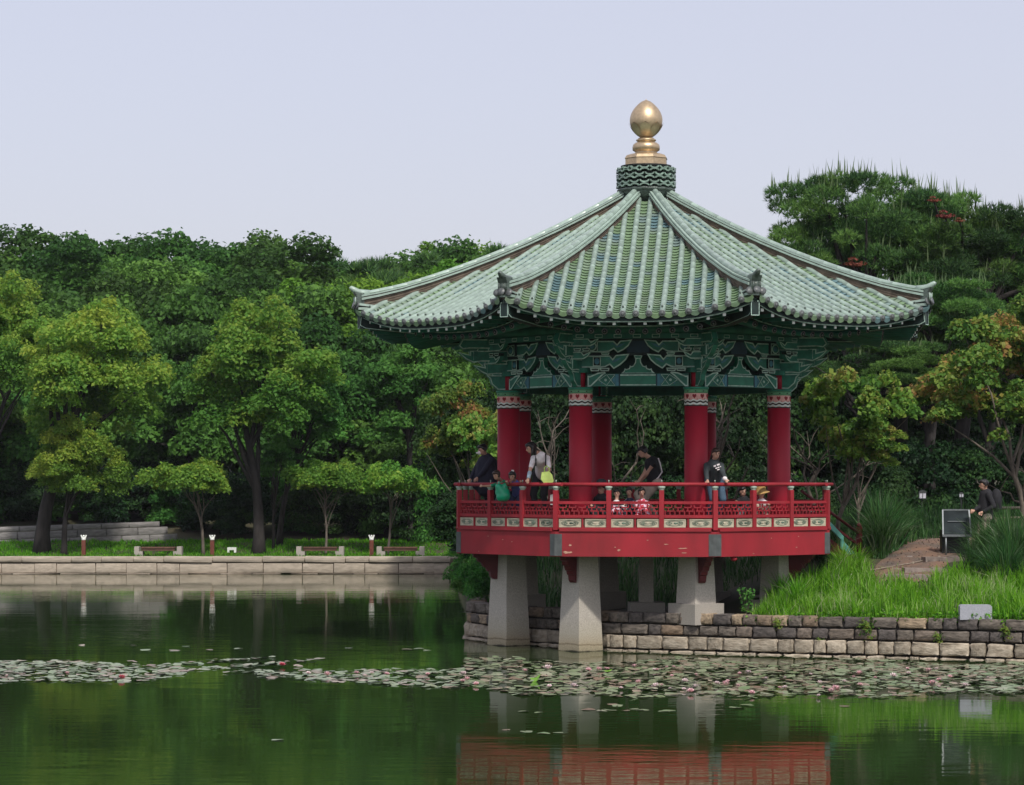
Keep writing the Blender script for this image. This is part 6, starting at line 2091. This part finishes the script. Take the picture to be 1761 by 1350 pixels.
# 13 person in white-flecked cloth partly behind the column (dark bag beside)
bm = MB(); bm.prism([(-.07, 0), (.07, 0), (.08, .18), (.02, .22), (-.06, .20)], -.03, .03)
bo = bm.build('paper_bag', cloth('white_paper', (.62, .62, .58)), None, loc=(.84, 52.95, 2.98)); tag(bo, 'white paper bag hanging inside the rail next to the corner post', 'bag')

# 14 man on the bank
mz = height(10.35, 57) + .0
o, q = person('man in a black jacket and beige trousers standing beside the sign stand, looking left', (10.38, 57.1, mz + .93), (10.40, 57.05, mz + 1.42), (10.33, 57.0, mz + 1.66), (-1, -.18, .05), (10.12, 56.9, mz + 1.08), (10.30, 56.82, mz + 1.05), ((10.28, 57.05, mz), (10.42, 57.2, mz)),
              1.02, blackc, beige, HAIR, 0, sleeve=.97, side=(.2, -.98, 0), elbow=(.6, -.1, -.6), bulk=1.3)
bp_ = MB(); bp_.ell((0, 0, 0), (.13, .16, .26), 12, 10); bp_.box((.05, 0, -.05), (.12, .22, .28))
bp_.build('backpack', blackc, o, Matrix.Translation(q['mid'] + Vector((.24, 0, .12))))
# ------------------------------------------------------------------ benches, lamps, signs, lanterns
m_bench = mat('brown_slat', (.11, .055, .035), .7, .3, 5, .2, 20, rand=.15)
def bench():
    root = empty('bench', (0, 0, 0), 0, None, 'bench', 'stone-ended benches on the far lawn')
    for s in (-1, 1):
        mb = MB()
        mb.prism([(-.16, 0), (.16, 0), (.16, .22), (.02, .22), (.02, .40), (-.16, .40)] if s < 0 else [(.16, 0), (-.16, 0), (-.16, .22), (-.02, .22), (-.02, .40), (.16, .40)], -.25, .25)
        mb.build('stone_end', M['granite'], root, Matrix.Translation((s * .74, 0, 0)))
    for i in range(4):
        mb = MB(); mb.box((0, 0, 0), (1.28, .10, .05))
        mb.build('slat', m_bench, root, Matrix.Translation((0, -.19 + i * .125, .36)))
    mb = MB(); mb.box((0, -.18, .29), (1.26, .05, .10)); mb.build('seat_rail', m_bench, root)
    return root


b0 = bench()
for i, (px, lb) in enumerate([(273, 'bench with pale stone ends, leftmost on the far lawn'), (551, 'bench with pale stone ends below the middle lollipop tree'), (689, 'bench with pale stone ends nearest the pavilion')]):
    o = b0 if i == 0 else copy_tree(b0)
    Y = 99.0; x = (px - HX) * Y / F
    o.location = (x, Y, height(x, Y) - .0); o['label'] = lb

m_post = mat('rust_brown_post', (.13, .035, .02), .7, .25, 8)
def bollard():
    root = empty('bollard_lamp', (0, 0, 0), 0, None, 'lamp', 'bollard lamps on the far lawn')
    mb = MB(); mb.box((0, 0, .32), (.15, .15, .64)); mb.box((0, 0, .02), (.2, .2, .06)); mb.build('post', m_post, root)
    mb = MB(); mb.lathe([(.075, .64), (.085, .66), (.085, .72), (.06, .75)], 14); mb.build('lamp_head', M['white'], root)
    mb = MB()
    for s in (-1, 1): mb.bar((s * .06, 0, .74), (s * .10, 0, .84), .03, .05)
    mb.lathe([(.05, .76), (.04, .82), (.02, .84)], 12); mb.build('lamp_fin', M['white'], root)
    return root


l0 = bollard()
for i, (px, lb) in enumerate([(144, 'rust-brown bollard lamp, leftmost on the far lawn'), (365, 'rust-brown bollard lamp right of the left bench'), (639, 'rust-brown bollard lamp between the two right benches')]):
    o = l0 if i == 0 else copy_tree(l0)
    Y = 98.9; x = (px - HX) * Y / F
    o.location = (x, Y, height(x, Y)); o['label'] = lb
mb = MB(); mb.prism([(-.17, 0), (-.17, .20), (.17, .20), (.17, 0), (.09, 0), (.09, .10), (-.09, .10), (-.09, 0)], -.12, .12)
p = spot(399, 945, 100.5); o = mb.build('low_stone_stool', M['white'], None, loc=(p.x, 100.5, height(p.x, 100.5) + .02))
tag(o, 'small white stone stool on the lawn right of the second lamp', 'stool')

# granite marker above the wall
mb = MB(); mb.prism([(-.31, 0), (.31, 0), (.31, .26), (.27, .29), (-.28, .29), (-.31, .26)], -.10, .10)
p = spot(1671, 1064, 50.9); o = mb.build('granite_marker', mat('blue_grey_granite', (.33, .34, .38), .8, .15, 60, .1, 100), None, loc=(p.x, 50.52, .77))
tag(o, 'smooth grey granite block set in the grass on top of the stone wall', 'marker stone')

# sign stand beside the man
Y = 57.6; x = (1646 - HX) * Y / F; zg = height(x, Y)
root = empty('sign_stand', (x, Y, zg), RAD(0), 'grey metal display stand with two dark panels beside the man', 'sign')
m_met = mat('brushed_metal', (.22, .24, .25), .45, .1, 20, metal=.6); m_pan = mat('dark_display_panel', (.022, .030, .033), .75, .3, 4, spec=.15)
zt = EYE - (877 - HY) * Y / F - zg; zm = EYE - (921 - HY) * Y / F - zg
mb = MB()
for s in (-1, 1):
    mb.tube([(s * .25, 0, zm), (s * .25, -.02, -.02)], .022, 8)
    mb.bar((s * .31, 0, zm), (s * .29, .18, zt), .03, .03)
mb.bar((-.33, -.02, zm), (.33, -.02, zm), .05, .05); mb.bar((-.30, .18, zt), (.30, .18, zt), .03, .03); mb.build('frame', m_met, root)
mb = MB(); mb.add([(-.29, .0, zm + .03), (.29, .0, zm + .03), (.27, .17, zt - .02), (-.27, .17, zt - .02), (-.29, .02, zm + .03), (.29, .02, zm + .03), (.27, .19, zt - .02), (-.27, .19, zt - .02)], [(0, 1, 2, 3), (7, 6, 5, 4), (0, 3, 7, 4), (1, 0, 4, 5), (2, 1, 5, 6), (3, 2, 6, 7)]); mb.build('display_panel', m_pan, root)
mb = MB(); mb.bar((-.20, .07, (zm + zt) / 2 + .03), (.20, .07, (zm + zt) / 2 + .03), .012, .02); mb.build('panel_strip', m_met, root)
mb = MB(); mb.box((-.02, .35, .27), (.56, .30, .62)); mb.box((-.02, .195, .30), (.40, .02, .04)); mb.box((-.02, .196, .14), (.40, .02, .03)); mb.build('cabinet', mat('black_cabinet', (.008, .008, .010), .5), root)

# lanterns
def lantern(px, py, Y, label, s=1.0, dark=True):
    p = spot(px, py, Y); zg = height(p.x, Y)
    root = empty('path_lantern', (p.x, Y, zg), 0, label, 'lantern')
    zz = p.z - zg
    mb = MB(); mb.box((0, 0, zz / 2 - .06 * s), (.05, .05, max(.1, zz - .10 * s))); mb.build('post', M['black'], root)
    mb = MB(); mb.box((0, 0, zz), (.17 * s, .17 * s, .15 * s)); mb.build('lamp_box', mat('frosted_white', (.55, .55, .60), .4), root)
    mb = MB(); mb.lathe([(.15 * s, zz + .078 * s), (.14 * s, zz + .10 * s), (.05 * s, zz + .15 * s)], 4, 0, None, False, RAD(45)); mb.box((0, -.09 * s, zz), (.012, .012, .16 * s)); mb.box((0, 0, zz - .085 * s), (.19 * s, .19 * s, .02)); mb.build('lamp_roof', M['black'], root)


lantern(1739, 926, 56.5, 'white lantern with a dark roof at the right edge beside the man', 1.25)
lantern(1586, 852, 70, 'small white square lantern on a dark post among the tree trunks', 1.0)
lantern(1653, 852, 70, 'tiny white round-looking lantern above the sign stand', .6)

m_slab = mat('brown_path_stone', (.24, .20, .175), .9, .35, 5, .4, 20)
# rope rails and low fence behind
mr = mat('weathered_rail', (.22, .18, .14), .8, .2, 10)
def rail(label, pts, r, posts=True, name='low_rail'):
    root = empty(name, pts[0], 0, label, 'fence')
    o0 = Vector(pts[0])
    mb = MB(); q = [Vector(p) - o0 for p in pts]
    mb.tube(q, r, 6); mb.build('rail', mr, root)
    if posts:
        for p in q[::max(1, len(q) // 3)]:
            w_ = p + o0; zg = height(w_.x, w_.y) - o0.z
            mb = MB(); mb.tube([(p.x, p.y, zg - .05), (p.x, p.y, p.z + .03)], .03, 6); mb.build('post', mr, root)


for i, (px_, py_, Y_) in enumerate([(1560, 1000, 54.6), (1590, 985, 55.6), (1622, 968, 56.9)]):       # worn stone edging of the path steps
    x_ = (px_ - HX) * Y_ / F
    mb = MB(); mb.box((0, 0, 0), (.95, .22, .12)); mb.box((.3, .02, .01), (.30, .24, .13))
    o = mb.build('path_step', m_slab, None, loc=(x_, Y_, height(x_, Y_) + .05)); o.rotation_euler = (.02, .03, .15 * i)
    tag(o, ['low worn stone step across the path, lowest of three', 'worn stone step across the path, middle of three', 'worn stone step just below the sign stand'][i], 'step')
rail('long thin pole rail crossing behind the bright grass', [spot(1425, 983, 55.5), spot(1500, 980, 56.0), spot(1570, 968, 56.6), spot(1615, 958, 57.2)], .016)
rail('upper slanting pole rail left of the dark trunks', [spot(1470, 905, 62), spot(1500, 893, 63), spot(1523, 878, 64)], .022)
rail('lower slanting pole rail left of the dark trunks', [spot(1470, 913, 62.2), spot(1505, 902, 63.2), spot(1545, 890, 64.2)], .018)
rail('grey horizontal rail at the right edge, upper one behind the man', [spot(1700, 874, 66), spot(1800, 873, 66)], .045)
rail('grey horizontal rail at the right edge, lower one behind the man', [spot(1712, 891, 65), spot(1800, 889, 65)], .03)

# red-brown bare earth and stone slabs on the path
def slab(x, y, sx, sy, rz, label, mt, z=0.0):
    r = random.Random(int(x * 97)); n = 11
    vs = []
    for lvl, k in ((-.05, 1.0), (.025, .93)):
        for i in range(n):
            a = 2 * math.pi * i / n; q = k * (1 + .14 * math.sin(i * 2.3 + x))
            vs.append((sx * q * math.cos(a), sy * q * math.sin(a), lvl + .01 * math.sin(i)))
    mb = MB(); mb.add(vs, [tuple(range(n, 2 * n))] + [(i, (i + 1) % n, n + (i + 1) % n, n + i) for i in range(n)])
    o = mb.build('stepping_stone', mt, None, loc=(x, y, height(x, y) + z)); o.rotation_euler = (.10, 0, rz)
    tag(o, label, 'stone')


slab(7.95, 54.6, .42, .30, .2, 'flat pinkish stepping stone lowest on the path above the grass', m_slab)
slab(8.7, 56.2, .5, .35, .5, 'second flat stone up the bare path', m_slab)
slab(9.3, 57.6, .6, .4, .3, 'third flat stone on the path near the sign stand', m_slab)


def earth_path():
    nx, ny = 26, 26; vs = []; fs = []
    for j in range(ny):
        for i in range(nx):
            u = i / (nx - 1) * 2 - 1; v = j / (ny - 1)
            y = 53.9 + v * 8.0; cx = 7.9 + v * 2.6; wd = .45 + .45 * sstep(0, .5, v)
            x = cx + u * wd * (1 + .12 * math.sin(v * 9 + u))
            edge = 1 - abs(u) ** 3
            vs.append((x, y, height(x, y) + .012 + .05 * edge + .012 * math.sin(x * 9) * math.sin(y * 7)))
    for j in range(ny - 1):
        for i in range(nx - 1):
            a = j * nx + i; fs.append((a, a + 1, a + nx + 1, a + nx))
    mb = MB(); mb.add(vs, fs, 0, None, True)
    o = mb.build('earth_path', mat('red_brown_earth', (.115, .095, .078), .95, .3, 1.6, .8, 16, col2=(.24, .135, .085), detail=9))
    tag(o, 'bare red-brown earth path climbing the bank', None, None, 'structure')


earth_path()
R = np.random.default_rng(31); n_ = 800
v_ = R.random(n_); y_ = 53.6 + v_ * 8.6; x_ = 7.9 + v_ * 2.7 + R.normal(size=n_) * .75
P_ = np.array([(a, b, height(a, b) + .06 + .03 * R.random()) for a, b in zip(x_, y_)])
N_ = R.normal(size=(n_, 3)) * .5 + np.array([0, -.2, .8]); N_ /= np.linalg.norm(N_, axis=1, keepdims=True)
V_, F_ = leaf_quads(P_, N_, R.uniform(.03, .07, n_), R, .5)
L['litter'] = leaf_mat('leaf_litter', [(.06, .04, .03), (.14, .09, .06), (.24, .17, .11), (.07, .11, .03)], .05)
tag(inst('leaf_litter', np_mesh('leaf_litter', V_, F_, 4, L['litter'], R.random(n_)), None), 'dry leaf litter scattered over the earth path', None, None, 'stuff')
# red lamp-like cap under the beam
mb = MB(); mb.ell((0, 0, 0), (.07, .07, .05), 12, 8); mb.tube([(0, 0, .03), (0, 0, .12)], .02, 8)
p = spot(1262, 962, 52.2); lo_ = PX_ROOT.inverted() @ Vector((p.x, p.y, 1.90))
mb.build('hanging_red_cap', M['red'], pav, Matrix.Translation(lo_))
